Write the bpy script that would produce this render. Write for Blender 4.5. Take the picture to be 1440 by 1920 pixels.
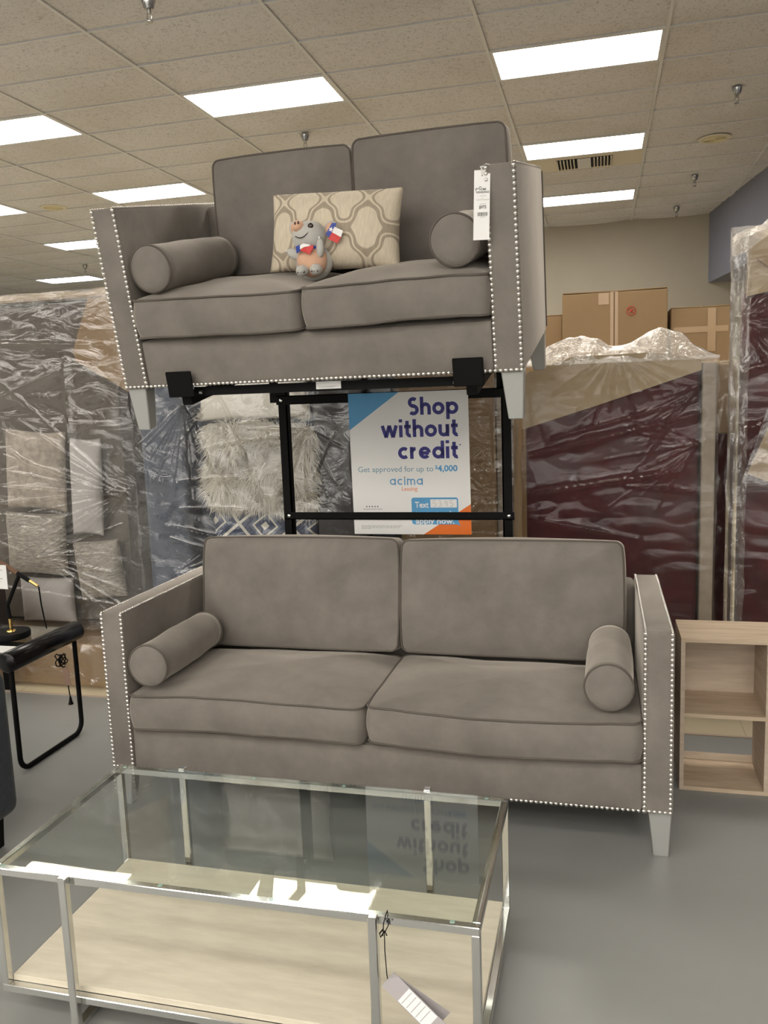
import bpy, bmesh, math, random
from mathutils import Vector, Matrix, Euler, noise
random.seed(7)
R = math.radians
SC = bpy.context.scene
COL = SC.collection
for o in list(bpy.data.objects):
    bpy.data.objects.remove(o)

# ------------------------------------------------------------------ camera
HC = 1.53
cam_d = bpy.data.cameras.new('camera')
cam = bpy.data.objects.new('camera', cam_d)
COL.objects.link(cam)
yaw, pit, rol = R(14.71), R(-8.19), R(-2.15)
fw = Vector((-math.sin(yaw) * math.cos(pit), math.cos(yaw) * math.cos(pit), math.sin(pit)))
rt = Vector((math.cos(yaw), math.sin(yaw), 0))
up = rt.cross(fw)
ca, cu = rt * math.cos(rol) + up * math.sin(rol), up * math.cos(rol) - rt * math.sin(rol)
mw = Matrix.Identity(4)
for i in range(3):
    mw[i][0], mw[i][1], mw[i][2] = ca[i], cu[i], -fw[i]
mw.translation = (0, 0, HC)
cam.matrix_world = mw
cam_d.sensor_fit = 'VERTICAL'
cam_d.sensor_height = 24
cam_d.sensor_width = 18
cam_d.lens = 24 * 1562.9 / 1920
cam_d.clip_start = 0.02
SC.camera = cam

# ------------------------------------------------------------------ light and exposure
SC.view_settings.view_transform = 'Standard'
SC.view_settings.look = 'None'
SC.view_settings.gamma = 1
SC.view_settings.use_curve_mapping = False
SC.view_settings.exposure = 0.0
LAMP = 16.5                       # radiance of a warm ceiling diffuser
LAMP_COOL = 15.0
FRONT_FILL = 2.2                        # radiance of the unseen panes added behind the viewer as fill light
w = bpy.data.worlds.new('world')
SC.world = w
w.use_nodes = True
w.node_tree.nodes['Background'].inputs[0].default_value = (0.9, 0.85, 0.75, 1)
w.node_tree.nodes['Background'].inputs[1].default_value = 0.05

# ------------------------------------------------------------------ materials
def nt(m):
    return m.node_tree.nodes, m.node_tree.links

def mat(name, col, rough=0.6, metal=0.0, sheen=0.0, mottle=0.0, mscale=8.0, bump=0.0, bscale=120.0, spec=0.5,
        stretch=(1, 1, 1), emit=None, estr=0.0, col2=None, coat=0.0):
    m = bpy.data.materials.new(name)
    m.use_nodes = True
    N, L = nt(m)
    b = N['Principled BSDF']
    b.inputs['Base Color'].default_value = (*col, 1)
    b.inputs['Roughness'].default_value = rough
    b.inputs['Metallic'].default_value = metal
    b.inputs['Specular IOR Level'].default_value = spec
    b.inputs['Coat Weight'].default_value = coat
    if sheen:
        b.inputs['Sheen Weight'].default_value = sheen
        b.inputs['Sheen Roughness'].default_value = 0.4
        b.inputs['Sheen Tint'].default_value = (0.9, 0.82, 0.72, 1)
    if emit:
        b.inputs['Emission Color'].default_value = (*emit, 1)
        b.inputs['Emission Strength'].default_value = estr
    if mottle or bump:
        tc = N.new('ShaderNodeTexCoord')
        mp = N.new('ShaderNodeMapping')
        mp.inputs['Scale'].default_value = stretch
        L.new(tc.outputs['Object'], mp.inputs['Vector'])
    if mottle:
        n = N.new('ShaderNodeTexNoise')
        n.inputs['Scale'].default_value = mscale
        n.inputs['Detail'].default_value = 5
        n.inputs['Roughness'].default_value = 0.6
        L.new(mp.outputs[0], n.inputs['Vector'])
        r = N.new('ShaderNodeValToRGB')
        c2 = col2 or tuple(c * (1 - mottle) for c in col)
        c1 = col if col2 else tuple(min(1, c * (1 + mottle)) for c in col)
        r.color_ramp.elements[0].position = 0.35
        r.color_ramp.elements[0].color = (*c2, 1)
        r.color_ramp.elements[1].position = 0.68
        r.color_ramp.elements[1].color = (*c1, 1)
        L.new(n.outputs['Fac'], r.inputs['Fac'])
        L.new(r.outputs[0], b.inputs['Base Color'])
    if bump:
        n2 = N.new('ShaderNodeTexNoise')
        n2.inputs['Scale'].default_value = bscale
        n2.inputs['Detail'].default_value = 3
        L.new(mp.outputs[0], n2.inputs['Vector'])
        bm_ = N.new('ShaderNodeBump')
        bm_.inputs['Strength'].default_value = bump
        bm_.inputs['Distance'].default_value = 0.01
        L.new(n2.outputs['Fac'], bm_.inputs['Height'])
        L.new(bm_.outputs[0], b.inputs['Normal'])
    return m

def film(name, haze=0.06, gloss=0.10, tint=(0.97, 0.96, 0.94), rough=0.10, bump=0.5, scale=14, stretch=(1, 1, 1), ior=1.5):
    """clear plastic film / glass: transparent with fresnel gloss and a little white haze"""
    m = bpy.data.materials.new(name)
    m.use_nodes = True
    N, L = nt(m)
    N.remove(N['Principled BSDF'])
    out = N['Material Output']
    tr = N.new('ShaderNodeBsdfTransparent'); tr.inputs[0].default_value = (*tint, 1)
    gl = N.new('ShaderNodeBsdfGlossy'); gl.inputs['Roughness'].default_value = rough
    gl.inputs[0].default_value = (1, 1, 1, 1)
    fr = N.new('ShaderNodeFresnel')
    ge = N.new('ShaderNodeNewGeometry'); mi = N.new('ShaderNodeMix')       # a thin sheet reflects the same from both sides
    mi.inputs[2].default_value = ior; mi.inputs[3].default_value = 1 / ior
    L.new(ge.outputs['Backfacing'], mi.inputs[0]); L.new(mi.outputs[0], fr.inputs[0])
    ad = N.new('ShaderNodeMath'); ad.operation = 'ADD'; ad.inputs[1].default_value = gloss; ad.use_clamp = True
    L.new(fr.outputs[0], ad.inputs[0])
    mx = N.new('ShaderNodeMixShader')
    L.new(ad.outputs[0], mx.inputs[0]); L.new(tr.outputs[0], mx.inputs[1]); L.new(gl.outputs[0], mx.inputs[2])
    last = mx
    if haze:
        df = N.new('ShaderNodeBsdfDiffuse'); df.inputs[0].default_value = (0.9, 0.88, 0.84, 1)
        tl = N.new('ShaderNodeBsdfTranslucent'); tl.inputs[0].default_value = (0.9, 0.88, 0.84, 1)
        m2 = N.new('ShaderNodeMixShader'); m2.inputs[0].default_value = 0.4
        L.new(df.outputs[0], m2.inputs[1]); L.new(tl.outputs[0], m2.inputs[2])
        m3 = N.new('ShaderNodeMixShader'); m3.inputs[0].default_value = haze
        L.new(mx.outputs[0], m3.inputs[1]); L.new(m2.outputs[0], m3.inputs[2])
        last = m3
    if bump:
        tc = N.new('ShaderNodeTexCoord'); mp = N.new('ShaderNodeMapping'); mp.inputs['Scale'].default_value = stretch
        L.new(tc.outputs['Object'], mp.inputs[0])
        n = N.new('ShaderNodeTexNoise'); n.inputs['Scale'].default_value = scale; n.inputs['Detail'].default_value = 4
        n.inputs['Distortion'].default_value = 1.2
        L.new(mp.outputs[0], n.inputs[0])
        bp = N.new('ShaderNodeBump'); bp.inputs['Strength'].default_value = bump; bp.inputs['Distance'].default_value = 0.02
        L.new(n.outputs['Fac'], bp.inputs['Height'])
        L.new(bp.outputs[0], gl.inputs['Normal'])
    L.new(last.outputs[0], out.inputs[0])
    return m

M = {}
M['velvet'] = mat('grey_microfibre', (0.200, 0.178, 0.156), 0.85, sheen=0.6, mottle=0.13, mscale=7, bump=0.06, bscale=300, spec=0.2)
M['piping'] = mat('grey_piping', (0.115, 0.100, 0.085), 0.85, sheen=0.2, spec=0.2)
M['nail'] = mat('nickel_nailhead', (0.86, 0.83, 0.78), 0.22, metal=1.0)
M['leg'] = mat('silver_painted_leg', (0.42, 0.42, 0.40), 0.32, metal=0.35)
M['under'] = mat('dust_cover', (0.02, 0.02, 0.02), 0.9)
M['black'] = mat('black_powder_coat', (0.004, 0.004, 0.004), 0.6, spec=0.12)
M['blackgloss'] = mat('black_enamel', (0.006, 0.005, 0.005), 0.22, spec=0.35)
M['bolt'] = mat('zinc_bolt', (0.7, 0.7, 0.68), 0.25, metal=1)
M['chrome'] = mat('chrome', (0.66, 0.66, 0.64), 0.12, metal=1)
M['paper'] = mat('white_paper', (0.82, 0.81, 0.79), 0.45, spec=0.4)
M['tagpaper'] = mat('grey_tag_card', (0.40, 0.37, 0.37), 0.4)
M['navy_ink'] = mat('navy_ink', (0.012, 0.008, 0.19), 0.5)
M['blue_ink'] = mat('sky_blue_ink', (0.085, 0.33, 0.60), 0.5)
M['orange_ink'] = mat('orange_ink', (0.80, 0.17, 0.015), 0.5)
M['teal_ink'] = mat('grey_blue_ink', (0.16, 0.33, 0.43), 0.5)
M['dark_ink'] = mat('dark_ink', (0.03, 0.03, 0.03), 0.6)
M['grey_ink'] = mat('grey_ink', (0.35, 0.34, 0.33), 0.6)
M['cardboard'] = mat('cardboard', (0.30, 0.195, 0.098), 0.8, mottle=0.05, mscale=2)
M['cardboard_pale'] = mat('pale_cardboard', (0.40, 0.31, 0.20), 0.8, mottle=0.08, mscale=4)
M['tape'] = mat('packing_tape', (0.45, 0.31, 0.18), 0.25)
M['redbox'] = mat('red_print', (0.45, 0.05, 0.03), 0.7)
M['red'] = mat('burgundy_upholstery', (0.062, 0.009, 0.012), 0.8, sheen=0.15, mottle=0.3, mscale=5)
M['redside'] = mat('grey_dust_cover', (0.33, 0.28, 0.23), 0.85, mottle=0.1, mscale=20)
M['taupe'] = mat('taupe_upholstery', (0.125, 0.108, 0.090), 0.85, mottle=0.12, mscale=4)
M['taupe_dark'] = mat('taupe_in_shade', (0.05, 0.042, 0.036), 0.9)  # darker copy of the taupe, with the side's shadow in its colour
M['bluefab'] = mat('slate_blue_upholstery', (0.050, 0.062, 0.092), 0.8, mottle=0.2, mscale=5)
M['bluepale'] = mat('slate_blue_rail', (0.095, 0.112, 0.150), 0.8, mottle=0.15, mscale=6)
M['slate'] = mat('charcoal_upholstery', (0.075, 0.075, 0.080), 0.85, mottle=0.15, mscale=5)
M['furw'] = mat('white_fur', (0.86, 0.83, 0.76), 0.9, sheen=0.3)
M['furg'] = mat('grey_fur', (0.42, 0.37, 0.32), 0.9, sheen=0.3, mottle=0.25, mscale=20)
M['silver'] = mat('crinkled_silver_velvet', (0.33, 0.30, 0.26), 0.38, sheen=0.5, mottle=0.35, mscale=30, bump=0.9, bscale=38, stretch=(1, 1, 3), spec=0.8)
M['palegrey'] = mat('pale_grey_pillow', (0.50, 0.48, 0.47), 0.8, mottle=0.08, mscale=6)
M['chair'] = mat('dark_blue_grey_fabric', (0.034, 0.044, 0.056), 0.9, sheen=0.2, mottle=0.15, mscale=40)
M['brownfab'] = mat('dark_brown_fabric', (0.022, 0.014, 0.011), 0.7)
M['brass'] = mat('brass', (0.72, 0.50, 0.18), 0.22, metal=1)
M['leather'] = mat('brown_leather', (0.13, 0.06, 0.028), 0.55)
M['pink'] = mat('peach_plush', (0.66, 0.40, 0.27), 0.9, sheen=0.4)
M['plush'] = mat('grey_plush', (0.50, 0.49, 0.45), 0.9, sheen=0.5, bump=0.2, bscale=500)
M['eye'] = mat('brown_eye', (0.03, 0.012, 0.01), 0.1)
M['red_cloth'] = mat('red_cloth', (0.62, 0.03, 0.025), 0.5)
M['white_cloth'] = mat('white_cloth', (0.85, 0.83, 0.80), 0.5)
M['blue_cloth'] = mat('blue_cloth', (0.02, 0.05, 0.32), 0.5)
M['steel'] = mat('brushed_steel', (0.40, 0.40, 0.39), 0.22, metal=1)
M['wallgrey'] = mat('grey_wall_paint', (0.5, 0.49, 0.47), 0.8)
M['wallbeige'] = mat('beige_wall_paint', (0.36, 0.325, 0.265), 0.8, mottle=0.03, mscale=2)
M['wallblue'] = mat('blue_grey_wall_paint', (0.175, 0.182, 0.235), 0.8, mottle=0.04, mscale=2)
M['grid'] = mat('white_ceiling_grid', (0.56, 0.565, 0.575), 0.5)
M['vent'] = mat('cream_vent_paint', (0.55, 0.50, 0.41), 0.6)
M['speaker'] = mat('yellowed_grille', (0.56, 0.50, 0.32), 0.7)
M['diff'] = mat('lamp_diffuser', (0.9, 0.9, 0.88), 0.5, emit=(1.0, 0.95, 0.87), estr=LAMP)
M['diffcool'] = mat('cool_lamp_diffuser', (0.9, 0.9, 0.9), 0.5, emit=(0.86, 0.93, 1.0), estr=LAMP_COOL)
M['front_fill'] = mat('fill_pane_glow', (0.8, 0.8, 0.8), 0.2, emit=(1.0, 0.97, 0.93), estr=FRONT_FILL)  # glow of the added front panes, there only to light the scene
M['film'] = film('clear_stretch_film', haze=0.035, gloss=0.06, rough=0.17, bump=0.5, scale=5, stretch=(1, 1, 2.2))
M['filmblue'] = film('clear_loose_film', haze=0.02, gloss=0.05, rough=0.16, bump=0.5, scale=5, stretch=(1, 1, 1.5))
M['filmred'] = film('clear_tight_film', haze=0.008, gloss=0.008, rough=0.15, bump=0.22, scale=5, stretch=(1, 1, 1.6), ior=1.36)
M['gather'] = film('bunched_plastic', haze=0.22, gloss=0.10, rough=0.16, bump=0.9, scale=22)
M['edgefilm'] = film('folded_film', haze=0.09, gloss=0.08, rough=0.14, bump=0.8, scale=16)
M['glass'] = film('table_glass', haze=0, gloss=0.0, tint=(0.95, 0.975, 0.96), rough=0.0, bump=0, ior=1.42)
M['glassedge'] = mat('green_glass_edge', (0.35, 0.48, 0.42), 0.1, spec=0.8)

def wood_mat(name, c1, c2, sc):
    m = mat(name, c1, 0.55, mottle=0.1, mscale=4, stretch=sc, col2=c2, spec=0.35)
    return m
M['oak'] = wood_mat('washed_oak', (0.60, 0.50, 0.39), (0.46, 0.37, 0.28), (1, 1, 9))
M['oak_h'] = wood_mat('washed_oak_flat', (0.62, 0.50, 0.37), (0.47, 0.36, 0.25), (1, 8, 8))
M['trav'] = mat('travertine_laminate', (0.68, 0.62, 0.49), 0.42, mottle=0.1, mscale=9, stretch=(1.0, 5, 3), col2=(0.60, 0.54, 0.425), spec=0.4)
M['travedge'] = mat('travertine_edge', (0.48, 0.38, 0.29), 0.5)

def floor_mat():
    m = mat('grey_floor_paint', (0.265, 0.265, 0.252), 0.32, mottle=0.05, mscale=1.3, spec=0.35)
    return m
M['floor'] = floor_mat()

def tile_floor_mat():
    m = bpy.data.materials.new('beige_vinyl_tile'); m.use_nodes = True
    N, L = nt(m); b = N['Principled BSDF']
    tc = N.new('ShaderNodeTexCoord')
    br = N.new('ShaderNodeTexBrick'); br.offset = 0; br.inputs['Scale'].default_value = 1
    br.inputs['Brick Width'].default_value = 0.305; br.inputs['Row Height'].default_value = 0.305
    br.inputs['Mortar Size'].default_value = 0.0015
    br.inputs['Color1'].default_value = (0.60, 0.52, 0.36, 1); br.inputs['Color2'].default_value = (0.56, 0.48, 0.33, 1)
    br.inputs['Mortar'].default_value = (0.3, 0.25, 0.17, 1)
    L.new(tc.outputs['Object'], br.inputs[0]); L.new(br.outputs[0], b.inputs['Base Color'])
    b.inputs['Roughness'].default_value = 0.4
    return m
M['tilefloor'] = tile_floor_mat()

def ceil_mat():
    m = bpy.data.materials.new('fissured_ceiling_tile'); m.use_nodes = True
    N, L = nt(m); b = N['Principled BSDF']; b.inputs['Roughness'].default_value = 0.95
    b.inputs['Specular IOR Level'].default_value = 0.1
    tc = N.new('ShaderNodeTexCoord')
    n = N.new('ShaderNodeTexNoise'); n.inputs['Scale'].default_value = 45; n.inputs['Detail'].default_value = 2
    n.inputs['Distortion'].default_value = 1.5
    L.new(tc.outputs['Object'], n.inputs[0])
    r = N.new('ShaderNodeValToRGB')
    r.color_ramp.elements[0].position = 0.34; r.color_ramp.elements[0].color = (0.41, 0.405, 0.42, 1)
    r.color_ramp.elements[1].position = 0.46; r.color_ramp.elements[1].color = (0.585, 0.58, 0.60, 1)
    L.new(n.outputs[0], r.inputs[0])
    n2 = N.new('ShaderNodeTexNoise'); n2.inputs['Scale'].default_value = 1.1
    L.new(tc.outputs['Object'], n2.inputs[0])
    mx = N.new('ShaderNodeMix'); mx.data_type = 'RGBA'; mx.blend_type = 'MULTIPLY'
    r2 = N.new('ShaderNodeValToRGB')
    r2.color_ramp.elements[0].position = 0.3; r2.color_ramp.elements[0].color = (0.9, 0.88, 0.84, 1)
    r2.color_ramp.elements[1].position = 0.6; r2.color_ramp.elements[1].color = (1, 1, 1, 1)
    L.new(n2.outputs[0], r2.inputs[0])
    mx.inputs[0].default_value = 1
    L.new(r.outputs[0], mx.inputs[6]); L.new(r2.outputs[0], mx.inputs[7])
    L.new(mx.outputs[2], b.inputs['Base Color'])
    bp = N.new('ShaderNodeBump'); bp.inputs['Strength'].default_value = 0.35; bp.inputs['Distance'].default_value = 0.01
    L.new(n.outputs[0], bp.inputs['Height']); L.new(bp.outputs[0], b.inputs['Normal'])
    return m
M['ceil'] = ceil_mat()

def trellis_mat():
    """cream linen with grey-beige ogee bands, from the pillow's own coordinates"""
    m = bpy.data.materials.new('cream_trellis_linen'); m.use_nodes = True
    N, L = nt(m); b = N['Principled BSDF']; b.inputs['Roughness'].default_value = 0.85
    tc = N.new('ShaderNodeTexCoord'); sp = N.new('ShaderNodeSeparateXYZ')
    L.new(tc.outputs['Object'], sp.inputs[0])
    def math_(op, a, bb=None, val=None):
        n = N.new('ShaderNodeMath'); n.operation = op
        if isinstance(a, (int, float)): n.inputs[0].default_value = a
        else: L.new(a, n.inputs[0])
        if bb is not None:
            if isinstance(bb, (int, float)): n.inputs[1].default_value = bb
            else: L.new(bb, n.inputs[1])
        return n.outputs[0]
    px = math_('MULTIPLY', sp.outputs[0], 2 * math.pi / 0.155)
    pz = math_('MULTIPLY', sp.outputs[2], 2 * math.pi / 0.21)
    px = math_('ADD', px, 0.9)
    pz = math_('ADD', pz, 0.4)
    cx, cz = math_('COSINE', px), math_('COSINE', pz)
    h2 = math_('MULTIPLY', math_('COSINE', math_('MULTIPLY', px, 2)), math_('COSINE', math_('MULTIPLY', pz, 2)))
    h3 = math_('MULTIPLY', math_('COSINE', math_('MULTIPLY', pz, 3)), 0.22)
    f = math_('ADD', math_('ADD', cx, cz), math_('ADD', math_('MULTIPLY', h2, 0.28), h3))
    band = math_('ABSOLUTE', math_('SUBTRACT', math_('ABSOLUTE', f), 0.36))
    r = N.new('ShaderNodeValToRGB')
    r.color_ramp.elements[0].position = 0.19; r.color_ramp.elements[0].color = (0.43, 0.355, 0.265, 1)
    r.color_ramp.elements[1].position = 0.25; r.color_ramp.elements[1].color = (0.76, 0.66, 0.50, 1)
    L.new(band, r.inputs[0])
    nz = N.new('ShaderNodeTexNoise'); nz.inputs['Scale'].default_value = 60
    mp = N.new('ShaderNodeMapping'); mp.inputs['Scale'].default_value = (3, 1, 0.5)
    L.new(tc.outputs['Object'], mp.inputs[0]); L.new(mp.outputs[0], nz.inputs[0])
    mx = N.new('ShaderNodeMix'); mx.data_type = 'RGBA'; mx.blend_type = 'MULTIPLY'; mx.inputs[0].default_value = 0.35
    L.new(r.outputs[0], mx.inputs[6]); L.new(nz.outputs[0], mx.inputs[7])
    L.new(mx.outputs[2], b.inputs['Base Color'])
    return m
M['trellis'] = trellis_mat()

def diamond_mat():
    """white cloth with navy concentric diamonds"""
    m = bpy.data.materials.new('navy_diamond_print'); m.use_nodes = True
    N, L = nt(m); b = N['Principled BSDF']; b.inputs['Roughness'].default_value = 0.8
    tc = N.new('ShaderNodeTexCoord'); mp = N.new('ShaderNodeMapping')
    mp.inputs['Rotation'].default_value = (0, R(38), 0); mp.inputs['Scale'].default_value = (1 / 0.21, 1, 1 / 0.19)
    L.new(tc.outputs['Object'], mp.inputs[0])
    sp = N.new('ShaderNodeSeparateXYZ'); L.new(mp.outputs[0], sp.inputs[0])
    outs = []
    for k in (0, 2):
        fr = N.new('ShaderNodeMath'); fr.operation = 'FRACT'; L.new(sp.outputs[k], fr.inputs[0])
        s = N.new('ShaderNodeMath'); s.operation = 'SUBTRACT'; s.inputs[1].default_value = 0.5; L.new(fr.outputs[0], s.inputs[0])
        a = N.new('ShaderNodeMath'); a.operation = 'ABSOLUTE'; L.new(s.outputs[0], a.inputs[0])
        outs.append(a.outputs[0])
    mxm = N.new('ShaderNodeMath'); mxm.operation = 'MAXIMUM'; L.new(outs[0], mxm.inputs[0]); L.new(outs[1], mxm.inputs[1])
    r = N.new('ShaderNodeValToRGB'); r.color_ramp.interpolation = 'CONSTANT'
    e = r.color_ramp.elements
    e[0].position = 0; e[0].color = (0.6, 0.58, 0.52, 1)
    e[1].position = 0.08; e[1].color = (0.03, 0.045, 0.10, 1)
    for p, c in ((0.20, (0.6, 0.58, 0.52, 1)), (0.25, (0.10, 0.13, 0.20, 1)), (0.31, (0.03, 0.045, 0.10, 1)), (0.46, (0.62, 0.6, 0.54, 1))):
        k = e.new(p); k.color = c
    L.new(mxm.outputs[0], r.inputs[0]); L.new(r.outputs[0], b.inputs['Base Color'])
    return m
M['diamond'] = diamond_mat()

# ------------------------------------------------------------------ mesh helpers
class MB:
    def __init__(self): self.bm = bmesh.new()
    def box(self, x0, x1, y0, y1, z0, z1, bevel=0.0, seg=2, mx=None):
        ret = bmesh.ops.create_cube(self.bm, size=1)
        vs = ret['verts']
        for v in vs:
            v.co = Vector(((x0 + x1) / 2 + v.co.x * (x1 - x0), (y0 + y1) / 2 + v.co.y * (y1 - y0), (z0 + z1) / 2 + v.co.z * (z1 - z0)))
        if bevel:
            es = list({e for v in vs for e in v.link_edges})
            rr = bmesh.ops.bevel(self.bm, geom=es, offset=bevel, segments=seg, profile=0.5, affect='EDGES')
            vs = list({v for f in rr['faces'] for v in f.verts} | {v for v in vs if v.is_valid})
        if mx is not None:
            for v in vs: v.co = mx @ v.co
        return self
    def tube(self, pts, r, seg=8, closed=False, cap=True):
        pts = [Vector(p) for p in pts]
        n = len(pts); rings = []
        prev = None
        for i, p in enumerate(pts):
            a = pts[(i - 1) % n] if (closed or i > 0) else p
            b = pts[(i + 1) % n] if (closed or i < n - 1) else p
            t = (b - a).normalized()
            if prev is None:
                ref = Vector((0, 0, 1)) if abs(t.z) < 0.9 else Vector((1, 0, 0))
                u = t.cross(ref).normalized()
            else:
                u = (prev - t * prev.dot(t)).normalized()
            prev = u
            v = t.cross(u)
            rr = r[i] if isinstance(r, (list, tuple)) else r
            rings.append([self.bm.verts.new(p + (u * math.cos(2 * math.pi * k / seg) + v * math.sin(2 * math.pi * k / seg)) * rr) for k in range(seg)])
        m = n if closed else n - 1
        for i in range(m):
            A, B = rings[i], rings[(i + 1) % n]
            for k in range(seg):
                self.bm.faces.new((A[k], A[(k + 1) % seg], B[(k + 1) % seg], B[k]))
        if cap and not closed:
            self.bm.faces.new(list(reversed(rings[0]))); self.bm.faces.new(rings[-1])
        return self
    def bar(self, a, b, wd, ht):
        """square bar from a to b"""
        a, b = Vector(a), Vector(b); t = (b - a).normalized()
        ref = Vector((0, 0, 1)) if abs(t.z) < 0.9 else Vector((0, 1, 0))
        u = t.cross(ref).normalized(); v = u.cross(t)
        vs = []
        for p in (a, b):
            for s, q in ((-1, -1), (1, -1), (1, 1), (-1, 1)):
                vs.append(self.bm.verts.new(p + u * s * wd / 2 + v * q * ht / 2))
        for f in ((3, 2, 1, 0), (4, 5, 6, 7), (0, 1, 5, 4), (1, 2, 6, 5), (2, 3, 7, 6), (3, 0, 4, 7)):
            self.bm.faces.new([vs[k] for k in f])
        return self
    def lathe(self, prof, seg=24, mx=None):
        """prof: list of (r, z)"""
        rings = []
        for r, z in prof:
            if r < 1e-6: rings.append([self.bm.verts.new((0, 0, z))])
            else: rings.append([self.bm.verts.new((r * math.cos(2 * math.pi * k / seg), r * math.sin(2 * math.pi * k / seg), z)) for k in range(seg)])
        for A, B in zip(rings, rings[1:]):
            for k in range(seg):
                k2 = (k + 1) % seg
                if len(A) == 1 and len(B) == 1: continue
                if len(A) == 1: self.bm.faces.new((A[0], B[k2], B[k]))
                elif len(B) == 1: self.bm.faces.new((A[k], A[k2], B[0]))
                else: self.bm.faces.new((A[k], A[k2], B[k2], B[k]))
        if mx is not None:
            for rg in rings:
                for v in rg: v.co = mx @ v.co
        return self
    def ell(self, c, rad, mx=None, u=16, v=10):
        ret = bmesh.ops.create_uvsphere(self.bm, u_segments=u, v_segments=v, radius=1)
        for q in ret['verts']:
            p = Vector((q.co.x * rad[0], q.co.y * rad[1], q.co.z * rad[2]))
            if mx is not None: p = mx @ p
            q.co = p + Vector(c)
        return self
    def prism(self, poly, y0, y1):
        """polygon in xz, extruded along y"""
        A = [self.bm.verts.new((x, y0, z)) for x, z in poly]; B = [self.bm.verts.new((x, y1, z)) for x, z in poly]
        n = len(poly)
        self.bm.faces.new(A); self.bm.faces.new(list(reversed(B)))
        for i in range(n): self.bm.faces.new((A[(i + 1) % n], A[i], B[i], B[(i + 1) % n]))
        return self
    def flat(self, poly, y=0.0):
        self.bm.faces.new([self.bm.verts.new((x, y, z)) for x, z in poly]); return self
    def grid(self, fn, nu, nv, closed_u=False):
        vs = [[self.bm.verts.new(fn(i / nu, j / nv)) for j in range(nv + 1)] for i in range(nu + 1)]
        for i in range(nu):
            for j in range(nv): self.bm.faces.new((vs[i][j], vs[i + 1][j], vs[i + 1][j + 1], vs[i][j + 1]))
        return self
    def build(self, name, m, parent=None, loc=None, rot=None, smooth=None, label=None, fix=True):
        if fix: bmesh.ops.recalc_face_normals(self.bm, faces=self.bm.faces[:])
        me = bpy.data.meshes.new(name)
        self.bm.to_mesh(me); self.bm.free()
        me.materials.append(m)
        if smooth is not None:
            me.shade_smooth()
            if smooth < 179: me.set_sharp_from_angle(angle=R(smooth))
        o = bpy.data.objects.new(name, me); COL.objects.link(o)
        if parent: o.parent = parent
        if loc is not None: o.location = loc
        if rot is not None: o.rotation_euler = rot
        if label: o['label'] = label
        return o

def tag(o, label, cat, group=None):
    o['label'] = label; o['category'] = cat
    if group: o['group'] = group
    return o
def thing(name, label, cat, loc=(0, 0, 0), rot=(0, 0, 0), group=None):
    o = bpy.data.objects.new(name, None); COL.objects.link(o)
    o.empty_display_size = 0.1
    o.location = loc; o.rotation_euler = rot
    return tag(o, label, cat, group)
def struct(o):
    o['kind'] = 'structure'; return o
def dup(root, loc, rot, label, group=None):
    r = root.copy(); COL.objects.link(r); r.location = loc; r.rotation_euler = rot; r['label'] = label
    if group: r['group'] = group
    for ch in list(root.children):
        c = ch.copy(); COL.objects.link(c); c.parent = r
        for g in list(ch.children):
            d = g.copy(); COL.objects.link(d); d.parent = c
    return r

def nz(p, s=1.0, off=0.0):
    return noise.noise(Vector(p) * s + Vector((off, off * 1.7, -off)))

# ---- soft goods
def rrect(wd, dp, r, n=10, side=14):
    pts = []
    cs = ((wd / 2 - r, dp / 2 - r, 0), (-wd / 2 + r, dp / 2 - r, 90), (-wd / 2 + r, -dp / 2 + r, 180), (wd / 2 - r, -dp / 2 + r, 270))
    for i, (cx, cy, a0) in enumerate(cs):
        arc = [(cx + r * math.cos(R(a0 + 90 * k / n)), cy + r * math.sin(R(a0 + 90 * k / n))) for k in range(n + 1)]
        pts += arc
        nx_ = cs[(i + 1) % 4]
        ex = (nx_[0] + r * math.cos(R(nx_[2])), nx_[1] + r * math.sin(R(nx_[2])))
        for k in range(1, side):
            t = k / side; pts.append((arc[-1][0] * (1 - t) + ex[0] * t, arc[-1][1] * (1 - t) + ex[1] * t))
    return pts

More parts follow.
